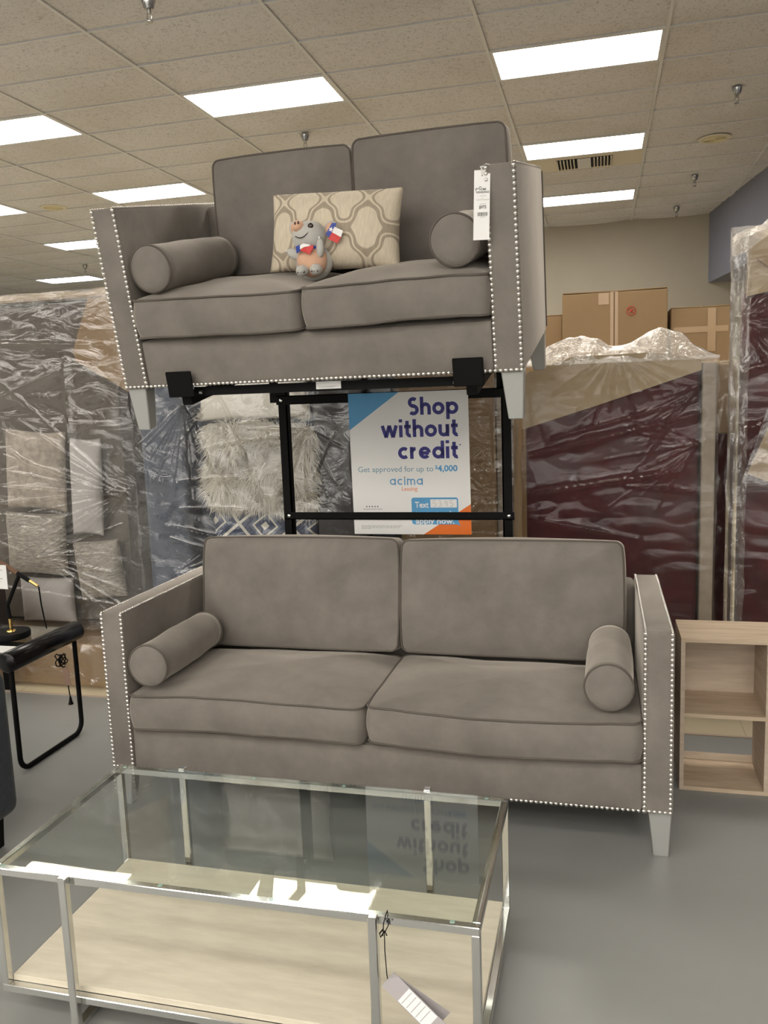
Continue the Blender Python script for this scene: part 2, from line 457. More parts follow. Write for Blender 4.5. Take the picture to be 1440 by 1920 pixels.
def box_cushion(wd, dp, ht, r=0.05, crown=0.03, bulge=0.012, seed=0.0, wob=0.009, wave=0.008):
    """plan in xy, thickness along z, centred; returns (cushion bm, piping bm)"""
    P = rrect(wd, dp, r)
    def warp(x, y, z):
        k = nz((x, y, z), 3.0, seed) * wob + nz((x, y, z), 9.0, seed + 5) * wob * 0.35
        # corners of a stuffed cushion pull in, the seams wave a little
        cx, cy = abs(x) / (wd / 2), abs(y) / (dp / 2)
        pinch = 1 - 0.02 * (cx * cy) ** 4
        return Vector((x * pinch, y * pinch, z + k + wave * math.sin(x * 5.1 + seed) * (0.4 + 0.6 * cy)))
    m = MB(); bm = m.bm
    prof = []
    h = ht / 2
    for s in (0.25, 0.5, 0.7, 0.84, 0.93, 0.98): prof.append((s, -h - crown * 0.5 * (1 - s ** 2.4), 0))
    for k in range(7):
        t = k / 6; prof.append((1, -h + ht * t, bulge * math.sin(math.pi * t)))
    for s in (0.985, 0.95, 0.89, 0.80, 0.68, 0.52, 0.35, 0.17): prof.append((s, h + crown * (1 - s ** 2.4), 0))
    rings = []
    for s, z, b in prof:
        ring = []
        for x, y in P:
            nl = math.hypot(x, y) or 1
            ring.append(bm.verts.new(warp(x * s + x / nl * b * min(1, nl * 4), y * s + y / nl * b, z)))
        rings.append(ring)
    n = len(P)
    for A, B in zip(rings, rings[1:]):
        for k in range(n): bm.faces.new((A[k], A[(k + 1) % n], B[(k + 1) % n], B[k]))
    for ring, z in ((rings[0], -h - crown * 0.5), (rings[-1], h + crown)):
        c = bm.verts.new(warp(0, 0, z))
        for k in range(n): bm.faces.new((ring[k], ring[(k + 1) % n], c))
    return m, [MB().tube([warp(x * 1.004, y * 1.004, z) for x, y in P], 0.0042, 6, closed=True) for z in (-h, h)]

def knife_pillow(wd, ht, th, seed=0.0, nu=36, wob=0.006, dog=0.05):
    """pillow in xz plane, thickness along y, centred"""
    m = MB()
    for sgn in (1, -1):
        def fn(a, b):
            u, v = a * 2 - 1, b * 2 - 1
            x = wd / 2 * u * (1 - dog * (1 - v * v) * abs(u) ** 3)
            z = ht / 2 * v * (1 - dog * (1 - u * u) * abs(v) ** 3)
            t = (max(0, 1 - abs(u) ** 2.6) ** 0.55) * (max(0, 1 - abs(v) ** 2.6) ** 0.55)
            y = sgn * th / 2 * t
            k = nz((x, y, z), 7, seed) * wob * t
            return Vector((x, y + k, z + nz((x, 0, z), 5, seed + 3) * wob * 0.5))
        m.grid(fn, nu, nu)
    bmesh.ops.remove_doubles(m.bm, verts=m.bm.verts[:], dist=1e-5)
    return m

def make_bolster(name, label, ln, r, mtx_parent=None):
    """axis along +y from 0 (front end) to ln"""
    root = thing(name, label, 'bolster')
    prof = [(0, -0.012), (r * 0.35, -0.011), (r * 0.7, -0.007), (r * 0.93, 0.0), (r, 0.006)]
    N_ = 14
    for k in range(1, N_): prof.append((r * (1.0 + 0.035 * math.sin(math.pi * k / N_)), 0.006 + (ln - 0.012) * k / N_))
    prof += [(r, ln - 0.006), (r * 0.93, ln), (r * 0.6, ln + 0.008), (0, ln + 0.012)]
    rot = Matrix.Rotation(R(-90), 4, 'X')
    m = MB().lathe(prof, 40, rot)
    for v in m.bm.verts:
        k = nz(v.co, 9, ln * 7) * 0.004 + nz(v.co, 22, r * 50) * 0.0015
        v.co += Vector((v.co.x, 0, v.co.z)).normalized() * k if (v.co.x or v.co.z) else Vector()
    m.build('cover', M['velvet'], root, smooth=60)
    for yy in (0.004, ln - 0.004):
        p = MB().tube([(math.cos(a) * r * 1.0, yy, math.sin(a) * r * 1.0) for a in [2 * math.pi * k / 40 for k in range(40)]], 0.0042, 6, closed=True)
        p.build('piping', M['piping'], root, smooth=60)
    return root

# ------------------------------------------------------------------ the room
ZC = HC + 2.375
GX0, GY0 = -4.438, 6.359           # grid node (column 0, row 0)
def gx(c): return GX0 + 1.22 * c
def gy(r): return GY0 + 0.61 * r

XL, XR, YB, YF = -16.0, 7.5, -12.0, 24.0
# floor: grey painted area, then vinyl tile beyond y = 3.68
def plate(name, x0, x1, y0, y1, z0, z1, m):
    return struct(MB().box(x0, x1, y0, y1, z0, z1).build(name, m))
plate('floor', XL, XR, YB, 3.68, -0.1, 0, M['floor'])
plate('floor', XL, XR, 3.68, YF, -0.1, 0.0, M['tilefloor'])
plate('trim_1', XL, XR, 3.672, 3.688, 0.0, 0.004, M['travedge'])
plate('wall_back', -4.6, XR, 13.30, 13.45, 0, ZC + 0.1, M['wallbeige'])
plate('wall_left_return', -4.75, -4.6, 13.30, YF, 0, ZC + 0.1, M['wallbeige'])
plate('wall_far', XL, -4.75, YF - 0.1, YF, 0, ZC + 0.1, M['wallgrey'])
plate('wall_left', XL - 0.1, XL, YB, YF, 0, ZC + 0.1, M['wallgrey'])
# unseen front wall, with four glowing panes added for frontal light
plate('wall_front', XL, XR, YB - 0.1, YB, 3.2, ZC + 0.1, M['wallgrey'])
plate('wall_front', XL, XR, YB - 0.1, YB, 0, 0.35, M['wallgrey'])
wx = [XL, -11.5, -10.9, -7.4, -6.8, -3.3, -2.7, 0.8, 1.4, 4.9, XR]
for k in range(0, 11, 2):
    a_, b_ = (wx[k - 1] if k else XL), wx[k]
    if b_ > a_: plate('wall_front', a_, b_, YB - 0.1, YB, 0.35, 3.2, M['wallgrey'])
for k in range(4):
    a_, b_ = wx[2 * k + 2], wx[2 * k + 3]
    plate('fill_pane_%d' % (k + 1), a_, b_, YB - 0.08, YB - 0.05, 0.35, 3.2, M['front_fill'])  # added emitter, lights the furniture from the front
    for fx in (a_, (a_ + b_) / 2 - .025, b_ - .05): plate('trim_%d' % (k + 3), fx, fx + .05, YB - 0.05, YB + .02, 0.35, 3.2, M['steel'])
plate('wall_right', XR, XR + 0.1, YB, 13.3, 0, ZC + 0.1, M['wallgrey'])
# blue bulkhead dropping from the ceiling on the right
sm = MB()
sm.bm.faces.new([sm.bm.verts.new(p) for p in ((1.52, 13.30, 2.93), (2.34, 6.7, 2.93), (7.49, 6.7, 2.93), (7.49, 13.30, 2.93))])
ret = bmesh.ops.extrude_face_region(sm.bm, geom=sm.bm.faces[:])
for v in [g for g in ret['geom'] if isinstance(g, bmesh.types.BMVert)]: v.co.z = ZC + 0.05
struct(sm.build('wall_bulkhead', M['wallblue']))

lights = {}
LAMPS = [  # column, row, label, cool
    (1, 0, 'fluorescent ceiling light directly above the left back cushion of the loveseat', 0),
    (3, 0, 'largest fluorescent ceiling light, upper right of the picture', 0),
    (3, 4, 'fluorescent ceiling light right beside the air vent', 0),
    (3, 8, 'fluorescent ceiling light nearest the beige back wall', 0),
    (-1, 0, 'fluorescent ceiling light cut by the left edge of the picture', 0),
    (-1, 4, 'fluorescent ceiling light just above the left arm of the loveseat', 0),
    (-3, 4, 'sliver of ceiling light at the left edge, left of the round ceiling speaker', 1),
    (-3, 8, 'small far ceiling light left of the loveseat arm, upper of the two', 1),
    (-5, 13, 'farthest thin ceiling light just above the plastic wrapped taupe furniture', 1),
]
for c in (-5, -3, -1, 1, 3, 5):
    for r in (-4, -12, -16, -20, -24, -28):
        LAMPS.append((c, r, 'added fill ceiling light behind the viewer', 0))
for c in (-4, -2, 0, 2, 4):  # extra unseen lamps between the regular columns, added to brighten the room
    for r in (-14, -18, -22):
        LAMPS.append((c, r, 'added fill ceiling light behind the viewer', 0))
for c, r in ((5, 0), (-3, 0), (-5, 0), (-5, 4), (-5, 8), (1, 4), (1, 8), (-1, 8), (-1, 12), (-3, 16), (-7, 0), (-7, 8)):
    LAMPS.append((c, r, 'fluorescent ceiling light out of view in the rest of the store', 1 if c <= -3 and r >= 4 else 0))
skip = {(c, r) for c, r, *_ in LAMPS} | {(3, 5)}
m = MB()
for c in range(-10, 11):
    for r in range(-31, 30):
        if (c, r) in skip: continue
        x0, x1, y0, y1 = gx(c), gx(c + 1), gy(r), gy(r + 1)
        if x1 < XL or x0 > XR or y1 < YB or y0 > YF: continue
        sag = 0.022 + 0.022 * abs(nz((c * 3.1, r * 1.7, 0.5)))
        def fn(a, b):
            return Vector((x0 + (x1 - x0) * a, y0 + (y1 - y0) * b, ZC + 0.006 - sag * (1 - (2 * a - 1) ** 2) * (1 - (2 * b - 1) ** 2)))
        m.grid(fn, 5, 6)
struct(m.build('ceiling', M['ceil'], smooth=180, fix=False))
plate('ceiling', XL, XR, YB, YF, ZC + 0.12, ZC + 0.2, M['wallgrey'])
m = MB()
for c in range(-10, 11):
    if XL < gx(c) < XR: m.box(gx(c) - 0.012, gx(c) + 0.012, YB, YF, ZC - 0.008, ZC + 0.008)
for r in range(-30, 30):
    if YB < gy(r) < YF: m.box(XL, XR, gy(r) - 0.010, gy(r) + 0.010, ZC - 0.006, ZC + 0.008)
struct(m.build('trim_2', M['grid']))

def make_light(label, cool):
    t = thing('ceiling_light', label, 'ceiling light')
    f = MB()
    for x0, x1, y0, y1 in ((-.597, .597, -.292, -.272), (-.597, .597, .272, .292), (-.597, -.577, -.272, .272), (.577, .597, -.272, .272)):
        f.box(x0, x1, y0, y1, -0.006, 0.05)
    f.build('frame', M['grid'], t)
    MB().box(-.577, .577, -.272, .272, 0.0, 0.012).build('diffuser', M['diffcool' if cool else 'diff'], t)
    return t
proto = {}
for c, r, label, cool in LAMPS:
    g = 'ceiling lights out of frame' if ('behind the viewer' in label or 'out of view' in label) else 'fluorescent ceiling lights'
    loc = (gx(c) + 0.61, gy(r) + 0.305, ZC)
    if cool not in proto:
        proto[cool] = make_light(label, cool); proto[cool].location = loc; proto[cool]['group'] = g
    else: dup(proto[cool], loc, (0, 0, 0), label, g)

# sprinklers
def make_sprinkler():
    t = thing('sprinkler', '', 'sprinkler')
    MB().lathe([(0.0, 0), (0.042, 0), (0.042, -0.006), (0.034, -0.03), (0.026, -0.05), (0, -0.05)], 16).build('cup', M['steel'], t, smooth=40)
    b = MB().lathe([(0.0, -0.05), (0.013, -0.05), (0.013, -0.075), (0, -0.075)], 10)
    b.tube([(0.012, 0, -0.075), (0.014, 0, -0.10), (0.003, 0, -0.118)], 0.003, 5)
    b.tube([(-0.012, 0, -0.075), (-0.014, 0, -0.10), (-0.003, 0, -0.118)], 0.003, 5)
    b.build('head', M['steel'], t, smooth=40)
    MB().lathe([(0.0, -0.118), (0.020, -0.118), (0.020, -0.121), (0, -0.121)], 12).build('deflector', M['steel'], t, smooth=40)
    return t
sp = None
for x, y, lb in ((-2.60, 4.84, 'chrome ceiling sprinkler cut by the top edge of the picture'),
                 (-2.614, 7.62, 'chrome ceiling sprinkler directly above the loveseat back'),
                 (1.081, 7.75, 'largest chrome sprinkler at upper right, right of the big ceiling light'),
                 (1.062, 10.75, 'chrome sprinkler below the round ceiling speaker, left of the blue wall'),
                 (1.011, 12.55, 'smallest dark sprinkler close to the beige back wall'),
                 (-8.60, 13.1, 'far chrome sprinkler at left between the two distant ceiling lights')):
    if sp is None:
        sp = make_sprinkler(); sp.location = (x, y, ZC - 0.022); sp['label'] = lb; sp['group'] = 'ceiling sprinklers'
    else: dup(sp, (x, y, ZC - 0.022), (0, 0, 0), lb, 'ceiling sprinklers')
# round ceiling speakers
def make_speaker(lb):
    t = thing('ceiling_speaker', lb, 'speaker')
    MB().lathe([(0, 0), (0.155, 0), (0.155, -0.006), (0.125, -0.014), (0.11, -0.010), (0, -0.010)], 32).build('rim', M['vent'], t, smooth=40)
    g = MB()
    for k in range(1, 9):
        rr = 0.108 * k / 8
        g.tube([(rr * math.cos(a), rr * math.sin(a), -0.012) for a in [2 * math.pi * q / 28 for q in range(28)]], 0.004, 4, closed=True)
    g.build('grille', M['speaker'], t, smooth=60)
    return t
s1 = make_speaker('round yellowed ceiling speaker at upper right beyond the sprinkler'); s1.location = (1.088, 9.205, ZC - 0.026); s1['group'] = 'ceiling speakers'
dup(s1, (-6.375, 9.16, ZC - 0.026), (0, 0, 0), 'round yellowed ceiling speaker at far left above the wrapped taupe furniture', 'ceiling speakers')
# air vent
vx, vy = -0.17, gy(5) + 0.33
t = thing('air_vent', 'cream square ceiling air vent with louvres beside a ceiling light', 'vent', (vx, vy, ZC))
MB().box(-.60, .60, -.295, .295, 0.0, 0.02).build('panel', M['vent'], t, loc=(gx(3) + .61 - vx, gy(5) + .305 - vy, 0))
MB().box(-.29, .29, -.20, .20, -0.004, 0.0).build('backing', M['black'], t)
for k in range(12):
    s = -1 if k < 6 else 1
    q = (k % 6) / 5
    x = s * (0.28 - 0.028 * (k % 6) * 1.25)
    MB().box(x - .006, x + .006, -.20 , .20, -0.022, -0.004).build('louvre', M['vent'], t)
MB().box(-.07, .07, -.20, .20, -0.012, -0.004).build('centre_plate', M['grid'], t)

# ------------------------------------------------------------------ sofa and loveseat
ARM = 0.093
def nails(m, pts, n, r=0.0068):
    n = Vector(n)
    ref = Vector((1, 0, 0)) if abs(n.x) < 0.5 else Vector((0, 0, 1))
    u = n.cross(ref).normalized(); v = n.cross(u)
    for p in pts:
        p = Vector(p); top = m.bm.verts.new(p + n * r * 0.75); rings = []
        for rr, hh in ((1, 0), (0.75, 0.5)):
            rings.append([m.bm.verts.new(p + (u * math.cos(k * math.pi / 4) + v * math.sin(k * math.pi / 4)) * r * rr + n * r * hh) for k in range(8)])
        for k in range(8):
            k2 = (k + 1) % 8
            m.bm.faces.new((rings[0][k], rings[0][k2], rings[1][k2], rings[1][k])); m.bm.faces.new((rings[1][k], rings[1][k2], top))
def lin(a, b, step):
    a, b = Vector(a), Vector(b); n = max(2, int((b - a).length / step))
    return [a.lerp(b, k / n) for k in range(n + 1)]

def make_sofa(name, label, cat, W, loc, rot, backs, seed):
    root = thing(name, label, cat, loc, rot)
    H, B, D = 0.756, 0.155, 0.82
    hw = W / 2; ins = hw - ARM
    # base with front rail
    MB().box(-ins, ins, 0.004, D - 0.02, B, 0.318, 0.012).build('seat_base', M['velvet'], root, smooth=40)
    MB().box(-ins - 0.05, ins + 0.05, 0.03, D - 0.03, B - 0.004, B + 0.002).build('dust_cover', M['under'], root)
    for s in (-1, 1):
        m = MB(); x0, x1 = sorted((s * hw, s * ins))
        m.box(x0, x1, 0.0, D, B, H, 0.010, 3)
        for v in m.bm.verts:                       # padded faces: slightly domed top and sides
            if v.co.z > H - 0.002:
                v.co.z += 0.004
        m.build('arm', M['velvet'], root, smooth=40)
        # seam welt down the outer rear
        MB().tube([(s * (hw + .001), D - .01, B + .02), (s * (hw + .001), D - .01, H - .01), (s * ins, D - .01, H + .004)], 0.004, 6).build('welt', M['piping'], root, smooth=60)
    MB().box(-ins, ins, D - 0.15, D, 0.30, H - 0.005, 0.02, 3).build('back_frame', M['velvet'], root, smooth=40)
    # legs: tapered blocks
    for sx in (-1, 1):
        for rear in (0, 1):
            m = MB()
            xo, yo = sx * (hw - 0.002), (0.012 if not rear else D - 0.012)
            dx, dy = -sx, (1 if not rear else -1)
            top = [(xo, yo), (xo + dx * 0.072, yo), (xo + dx * 0.072, yo + dy * 0.065), (xo, yo + dy * 0.065)]
            sh = 0.055 if rear else 0.0
            bot = [(xo + dx * .008, yo + sh + dy * .004), (xo + dx * 0.055, yo + sh + dy * .004), (xo + dx * 0.055, yo + sh + dy * 0.052), (xo + dx * .008, yo + sh + dy * 0.052)]
            A = [m.bm.verts.new((x, y, B)) for x, y in top]; Bv = [m.bm.verts.new((x, y, 0)) for x, y in bot]
            m.bm.faces.new(A); m.bm.faces.new(Bv)
            for k in range(4): m.bm.faces.new((A[k], A[(k + 1) % 4], Bv[(k + 1) % 4], Bv[k]))
            bmesh.ops.recalc_face_normals(m.bm, faces=m.bm.faces[:])
            bmesh.ops.bevel(m.bm, geom=m.bm.edges[:], offset=0.003, segments=1, affect='EDGES')
            m.build('leg', M['leg'], root)
    # nailhead trim rows
    st = 0.0163
    for s in (-1, 1):
        for xx in (s * (hw - 0.007), s * (ins + 0.006)):
            m = MB(); nails(m, lin((xx, -0.001, B + 0.022), (xx, -0.001, H - 0.004), st), (0, -1, 0)); m.build('nailhead_trim', M['nail'], root, smooth=60)
            m = MB(); nails(m, lin((xx, 0.006, H + 0.003), (xx, D - 0.01, H + 0.003), st), (0, 0, 1), 0.006); m.build('nailhead_trim', M['nail'], root, smooth=60)
    m = MB(); nails(m, lin((-hw + 0.007, -0.001, B + 0.007), (hw - 0.007, -0.001, B + 0.007), st), (0, -1, 0)); m.build('nailhead_trim', M['nail'], root, smooth=60)
    # seat cushions
    for i, s in enumerate((-1, 1)):
        wd = ins - 0.004
        c, p = box_cushion(wd, 0.62, 0.125, 0.035, 0.042, 0.012, seed + i * 3.3, wave=0.006)
        o = c.build('seat_cushion', M['velvet'], root, loc=(s * ins / 2, 0.285, 0.389), rot=(R(-1.0), 0, R(0.4 * s)), smooth=55)
        for k in p: k.build('piping', M['piping'], o, smooth=60)
    # back cushions: same shape, stood up and leaning back
    for i, (x0, x1, zt, lean) in enumerate(backs):
        hgt = zt - 0.475
        c, p = box_cushion(x1 - x0, hgt, 0.13, 0.026, 0.045, 0.012, seed + 11 + i * 2.7, wave=0.004)
        o = c.build('back_cushion', M['velvet'], root, loc=((x0 + x1) / 2, 0.628, 0.472 + hgt / 2), rot=(R(90 - lean), 0, R(0)), smooth=55)
        for k in p: k.build('piping', M['piping'], o, smooth=60)
    return root

sofa = make_sofa('sofa', 'grey microfibre two-cushion sofa with nailhead trim standing on the floor', 'sofa', 2.022,
                 (-0.787, 2.64, 0), (0, 0, 0), [(-0.872, -0.006, 0.935, 9), (0.004, 0.872, 0.93, 9)], 1.0)
LM = Matrix.Translation((-0.934, 2.699, 1.423)) @ Matrix.Rotation(R(-1.475), 4, 'Z') @ Matrix.Rotation(R(12.08), 4, 'X') @ Matrix.Rotation(R(-0.17), 4, 'Y')
love = make_sofa('loveseat', 'grey microfibre loveseat with nailhead trim tilted forward on a black rack', 'loveseat', 1.413,
                 LM.translation, LM.to_euler(), [(-0.520, 0.036, 0.905, 8), (0.046, 0.608, 0.915, 8)], 4.0)

BR = 0.077
b = make_bolster('bolster', 'grey round bolster at the left arm of the sofa on the floor', 0.47, BR); b.location = (-1.612, 2.635, 0.565)
b['group'] = 'bolsters'
b2 = dup(b, (0.026, 2.66, 0.562), (0, 0, R(-1)), 'grey round bolster at the right arm of the sofa on the floor', 'bolsters')
def on_love(o, x, y, z, rz=0, rx=0, ry=0):
    m_ = LM @ Matrix.Translation((x, y, z)) @ Euler((R(rx), R(ry), R(rz))).to_matrix().to_4x4()
    o.location = m_.translation; o.rotation_euler = m_.to_euler()
b3 = dup(b, (0, 0, 0), (0, 0, 0), 'grey round bolster at the left arm of the tilted loveseat', 'bolsters'); on_love(b3, -0.530, 0.015, 0.556, -4)
b4 = dup(b, (0, 0, 0), (0, 0, 0), 'grey round bolster at the right arm of the tilted loveseat', 'bolsters'); on_love(b4, 0.512, 0.02, 0.560, 0)

# cream pillow
pil = knife_pillow(0.48, 0.275, 0.15, 2.0, dog=0.035).build('throw_pillow', M['trellis'], smooth=180)
tag(pil, 'cream rectangular pillow with grey-beige trellis pattern on the loveseat', 'pillow')
on_love(pil, 0.034, 0.33, 0.615, 0, -20, 2.5)

# plush armadillo
def make_plush():
    t = thing('plush_toy', 'small grey plush armadillo with peach belly and flag bandana sitting on the loveseat', 'soft toy')
    def e(name, m, c, rad, rot=(0, 0, 0), par=t):
        mx = Euler([R(a) for a in rot]).to_matrix()
        return MB().ell((0, 0, 0), rad, mx).build(name, m, par, loc=c, smooth=180)
    e('shell', M['plush'], (0.0, 0.020, 0.056), (0.063, 0.034, 0.062))
    e('belly', M['pink'], (0, -0.010, 0.053), (0.050, 0.036, 0.052))
    h = e('head', M['plush'], (-0.004, -0.006, 0.126), (0.056, 0.048, 0.049), (0, -12, 0))
    e('snout', M['pink'], (-0.026, -0.030, 0.030), (0.020, 0.020, 0.018), par=h)
    e('nostril', M['eye'], (-0.030, -0.049, 0.036), (0.003, 0.002, 0.005), par=h)
    e('nostril', M['eye'], (-0.020, -0.049, 0.037), (0.003, 0.002, 0.005), par=h)
    e('eye', M['white_cloth'], (0.016, -0.035, 0.024), (0.012, 0.006, 0.010), par=h)
    e('pupil', M['eye'], (0.0165, -0.039, 0.026), (0.0095, 0.005, 0.0085), par=h)
    pts = [(-0.034 + 0.048 * k / 10, -0.042 - 0.008 * math.sin(math.pi * k / 10), -0.002 - 0.010 * math.sin(math.pi * k / 10) + 0.014 * (k / 10) ** 2) for k in range(11)]
    MB().tube(pts, 0.0014, 5).build('mouth', M['eye'], h)
    for s, c in ((-1, (-0.044, 0.006, 0.030)), (1, (0.070, 0.004, 0.020))):
        ear = e('ear', M['plush'], c, (0.021, 0.006, 0.025), (0, 25 * s, 0), par=h)
        q = e('ear_lining', M['pink'], (0, -0.004, 0), (0.016, 0.004, 0.019), (0, 25 * s, 0)); q.parent = t
        q.location = Vector(h.location) + Vector(c) + Vector((0, -0.004, 0))
    a = e('arm', M['plush'], (-0.054, -0.016, 0.076), (0.016, 0.014, 0.026), (0, -58, 0))
    e('claw', M['white_cloth'], (-0.023, -0.004, 0.012), (0.004, 0.003, 0.003), par=a)
    a = e('arm', M['plush'], (0.036, -0.036, 0.084), (0.013, 0.012, 0.029), (0, 4, 0))
    e('claw', M['white_cloth'], (0.0, -0.004, 0.031), (0.003, 0.003, 0.005), par=a)
    for s in (-1, 1):
        f = e('foot', M['plush'], (s * 0.022 - 0.002, -0.044, 0.019), (0.020, 0.026, 0.018), (10, 0, s * 12))
        for k in (-1, 0, 1): e('claw', M['steel'], (k * 0.009, -0.020, -0.006), (0.004, 0.005, 0.004), par=f)
    # bandana in three colours
    def strip(name, m, poly):
        k = MB()
        A = [k.bm.verts.new((x, -0.047 - 0.012 * (1 - (x / 0.04) ** 2), z)) for x, z in poly]
        k.bm.faces.new(A)
        ret = bmesh.ops.extrude_face_region(k.bm, geom=k.bm.faces[:])
        for v in [g for g in ret['geom'] if isinstance(g, bmesh.types.BMVert)]: v.co.y += 0.004
        k.build(name, m, ban)
    ban = MB().tube([(0.036 * math.cos(a_), 0.0 + 0.036 * math.sin(a_), 0.088) for a_ in [2 * math.pi * k / 24 for k in range(24)]], 0.006, 8, closed=True).build('bandana', M['blue_cloth'], t, smooth=180)
    strip('blue_panel', M['blue_cloth'], [(-0.040, 0.094), (-0.024, 0.096), (-0.025, 0.077), (-0.038, 0.073)])
    strip('white_stripe', M['white_cloth'], [(-0.024, 0.094), (-0.012, 0.099), (0.012, 0.093), (0.006, 0.089), (-0.010, 0.088), (-0.024, 0.082)])
    strip('red_stripe', M['red_cloth'], [(-0.024, 0.080), (-0.010, 0.087), (0.020, 0.092), (0.018, 0.082), (0.006, 0.064)])
    # flag ribbon on the ear
    fl = MB().box(-0.003, 0.003, -0.002, 0.002, -0.006, 0.006).build('ribbon', M['white_cloth'], t, loc=(0.080, -0.024, 0.130), rot=(0, R(28), 0))
    fl.scale = (1.3, 1.0, 1.3)
    MB().prism([(-0.016, -0.012), (-0.004, -0.016), (-0.001, 0.022), (-0.012, 0.018)], -0.003, -0.001).build('blue_panel', M['blue_cloth'], fl)
    MB().prism([(-0.004, -0.001), (0.022, -0.004), (0.020, 0.012), (-0.003, 0.012)], -0.003, -0.001).build('white_stripe', M['white_cloth'], fl)
    MB().prism([(-0.005, -0.020), (0.020, -0.020), (0.022, -0.004), (-0.004, -0.002)], -0.003, -0.001).build('red_stripe', M['red_cloth'], fl)
    star = []
    for k in range(10):
        rr = 0.0065 if k % 2 == 0 else 0.0027
        star.append((-0.008 + rr * math.sin(k * math.pi / 5), 0.003 + rr * math.cos(k * math.pi / 5)))
    MB().prism(star, -0.005, -0.003).build('star', M['white_cloth'], fl)
    return t
pl = make_plush(); pl.scale = (1.08, 1.08, 1.08); on_love(pl, -0.024, 0.215, 0.470, 6, -12, 0)

# ------------------------------------------------------------------ lettering
def stroke_letters():
    def arc(cx, cy, r, a0, a1, n=18, ry=None):
        ry = ry or r
        return [(cx + r * math.cos(R(a0 + (a1 - a0) * k / n)), cy + ry * math.sin(R(a0 + (a1 - a0) * k / n))) for k in range(n + 1)]
    T = 0.135; q = 0.5 - T
    G = {}
    ring = arc(.5, .5, q, 0, 360, 32)
    G['o'] = ([ring], 1.0)
    G['c'] = ([arc(.5, .5, q, 48, 312)], 0.88)
    G['e'] = ([arc(.5, .5, q, 0, 318, 26), [(.14, .48), (.86, .48)]], 1.0)
    G['d'] = ([ring, [(1 - T, 0), (1 - T, 1.48)]], 1.0)
    G['a'] = ([ring, [(1 - T, 0), (1 - T, 1)]], 1.0)
    G['p'] = ([ring, [(T, -.42), (T, 1)]], 1.0)
    G['h'] = ([[(T, 0), (T, 1.48)], arc(.44, .56, .305, 180, 0) + [(.745, 0)]], .88)
    G['u'] = ([[(T, 1)] + arc(.44, .44, .305, 180, 360) + [(.745, 1)], [(.745, 0), (.745, 1)]], .88)
    G['r'] = ([[(T, 0), (T, 1)], arc(.48, .5, .345, 180, 90)], .60)
    G['i'] = ([[(T, 0), (T, 1)], [(T, 1.25), (T, 1.50)]], 2 * T)
    G['t'] = ([[(.27, 1.36), (.27, .30)] + arc(.50, .31, .19, 200, 290, 6), [(0.02, .88), (.58, .88)]], .60)
    G['w'] = ([[(.10, 1), (.40, .0)], [(.40, .0), (.70, 1)], [(.70, 1), (1.0, .0)], [(1.0, .0), (1.30, 1)]], 1.40)
    G['m'] = ([[(T, 0), (T, 1)], arc(.40, .6, .265, 180, 0) + [(.665, 0)], arc(.93, .6, .265, 180, 0) + [(1.195, 0)]], 1.33)
    G['S'] = ([arc(.48, 1.035, .295, 42, 270, 16, .29) + arc(.48, .42, .32, 90, -140, 18, .305)], .92)
    return G
GL = stroke_letters()
def stroke_word(m, word, size, x, z, y, th=0.148, gap=0.15, right=False):
    """size is the x-height; writes into m in the xz plane"""
    wtot = sum(GL[c][1] for c in word) + gap * (len(word) - 1)
    if right: x = x - wtot * size
    for ch in word:
        st, wd = GL[ch]
        for line in st:
            pts = [Vector((a, b_)) for a, b_ in line]; n = len(pts); L_, R_ = [], []
            closed = (pts[0] - pts[-1]).length < 1e-4
            for i, p in enumerate(pts):
                a_ = pts[i - 1] if i else (pts[-2] if closed else p); c_ = pts[i + 1] if i < n - 1 else (pts[1] if closed else p)
                d1 = (p - a_).normalized() if i or closed else (c_ - p).normalized()
                d2 = (c_ - p).normalized() if i < n - 1 or closed else d1
                nn = Vector((-(d1 + d2).y, (d1 + d2).x)).normalized()
                k = min(1.6, 1 / max(0.4, nn.dot(Vector((-d1.y, d1.x)))))
                L_.append(p + nn * th * k); R_.append(p - nn * th * k)
            V = [[m.bm.verts.new((x + q_.x * size, y, z + q_.y * size)) for q_ in S_] for S_ in (L_, R_)]
            for i in range(n - 1): m.bm.faces.new((V[0][i], V[1][i], V[1][i + 1], V[0][i + 1]))
        x += (wd + gap) * size

def text_obj(name, body, size, x, z, y, m, parent, align='LEFT', bold=0.0, width=None, rz=0):
    cu_ = bpy.data.curves.new(name, 'FONT'); cu_.body = body; cu_.size = size; cu_.align_x = align
    cu_.offset = bold * size
    cu_.resolution_u = 3
    tmp = bpy.data.objects.new(name + '_tmp', cu_); COL.objects.link(tmp)
    dg = bpy.context.evaluated_depsgraph_get()
    me = bpy.data.meshes.new_from_object(tmp.evaluated_get(dg))
    bpy.data.objects.remove(tmp)
    xs = [v.co.x for v in me.vertices]
    k = 1.0
    if width: k = width / (max(xs) - min(xs))
    for v in me.vertices: v.co = Vector((v.co.x * k, 0, v.co.y))
    me.materials.clear(); me.materials.append(m)
    o = bpy.data.objects.new(name, me); COL.objects.link(o); o.parent = parent; o.location = (x, y, z); o.rotation_euler = (0, R(rz), 0)
    return o

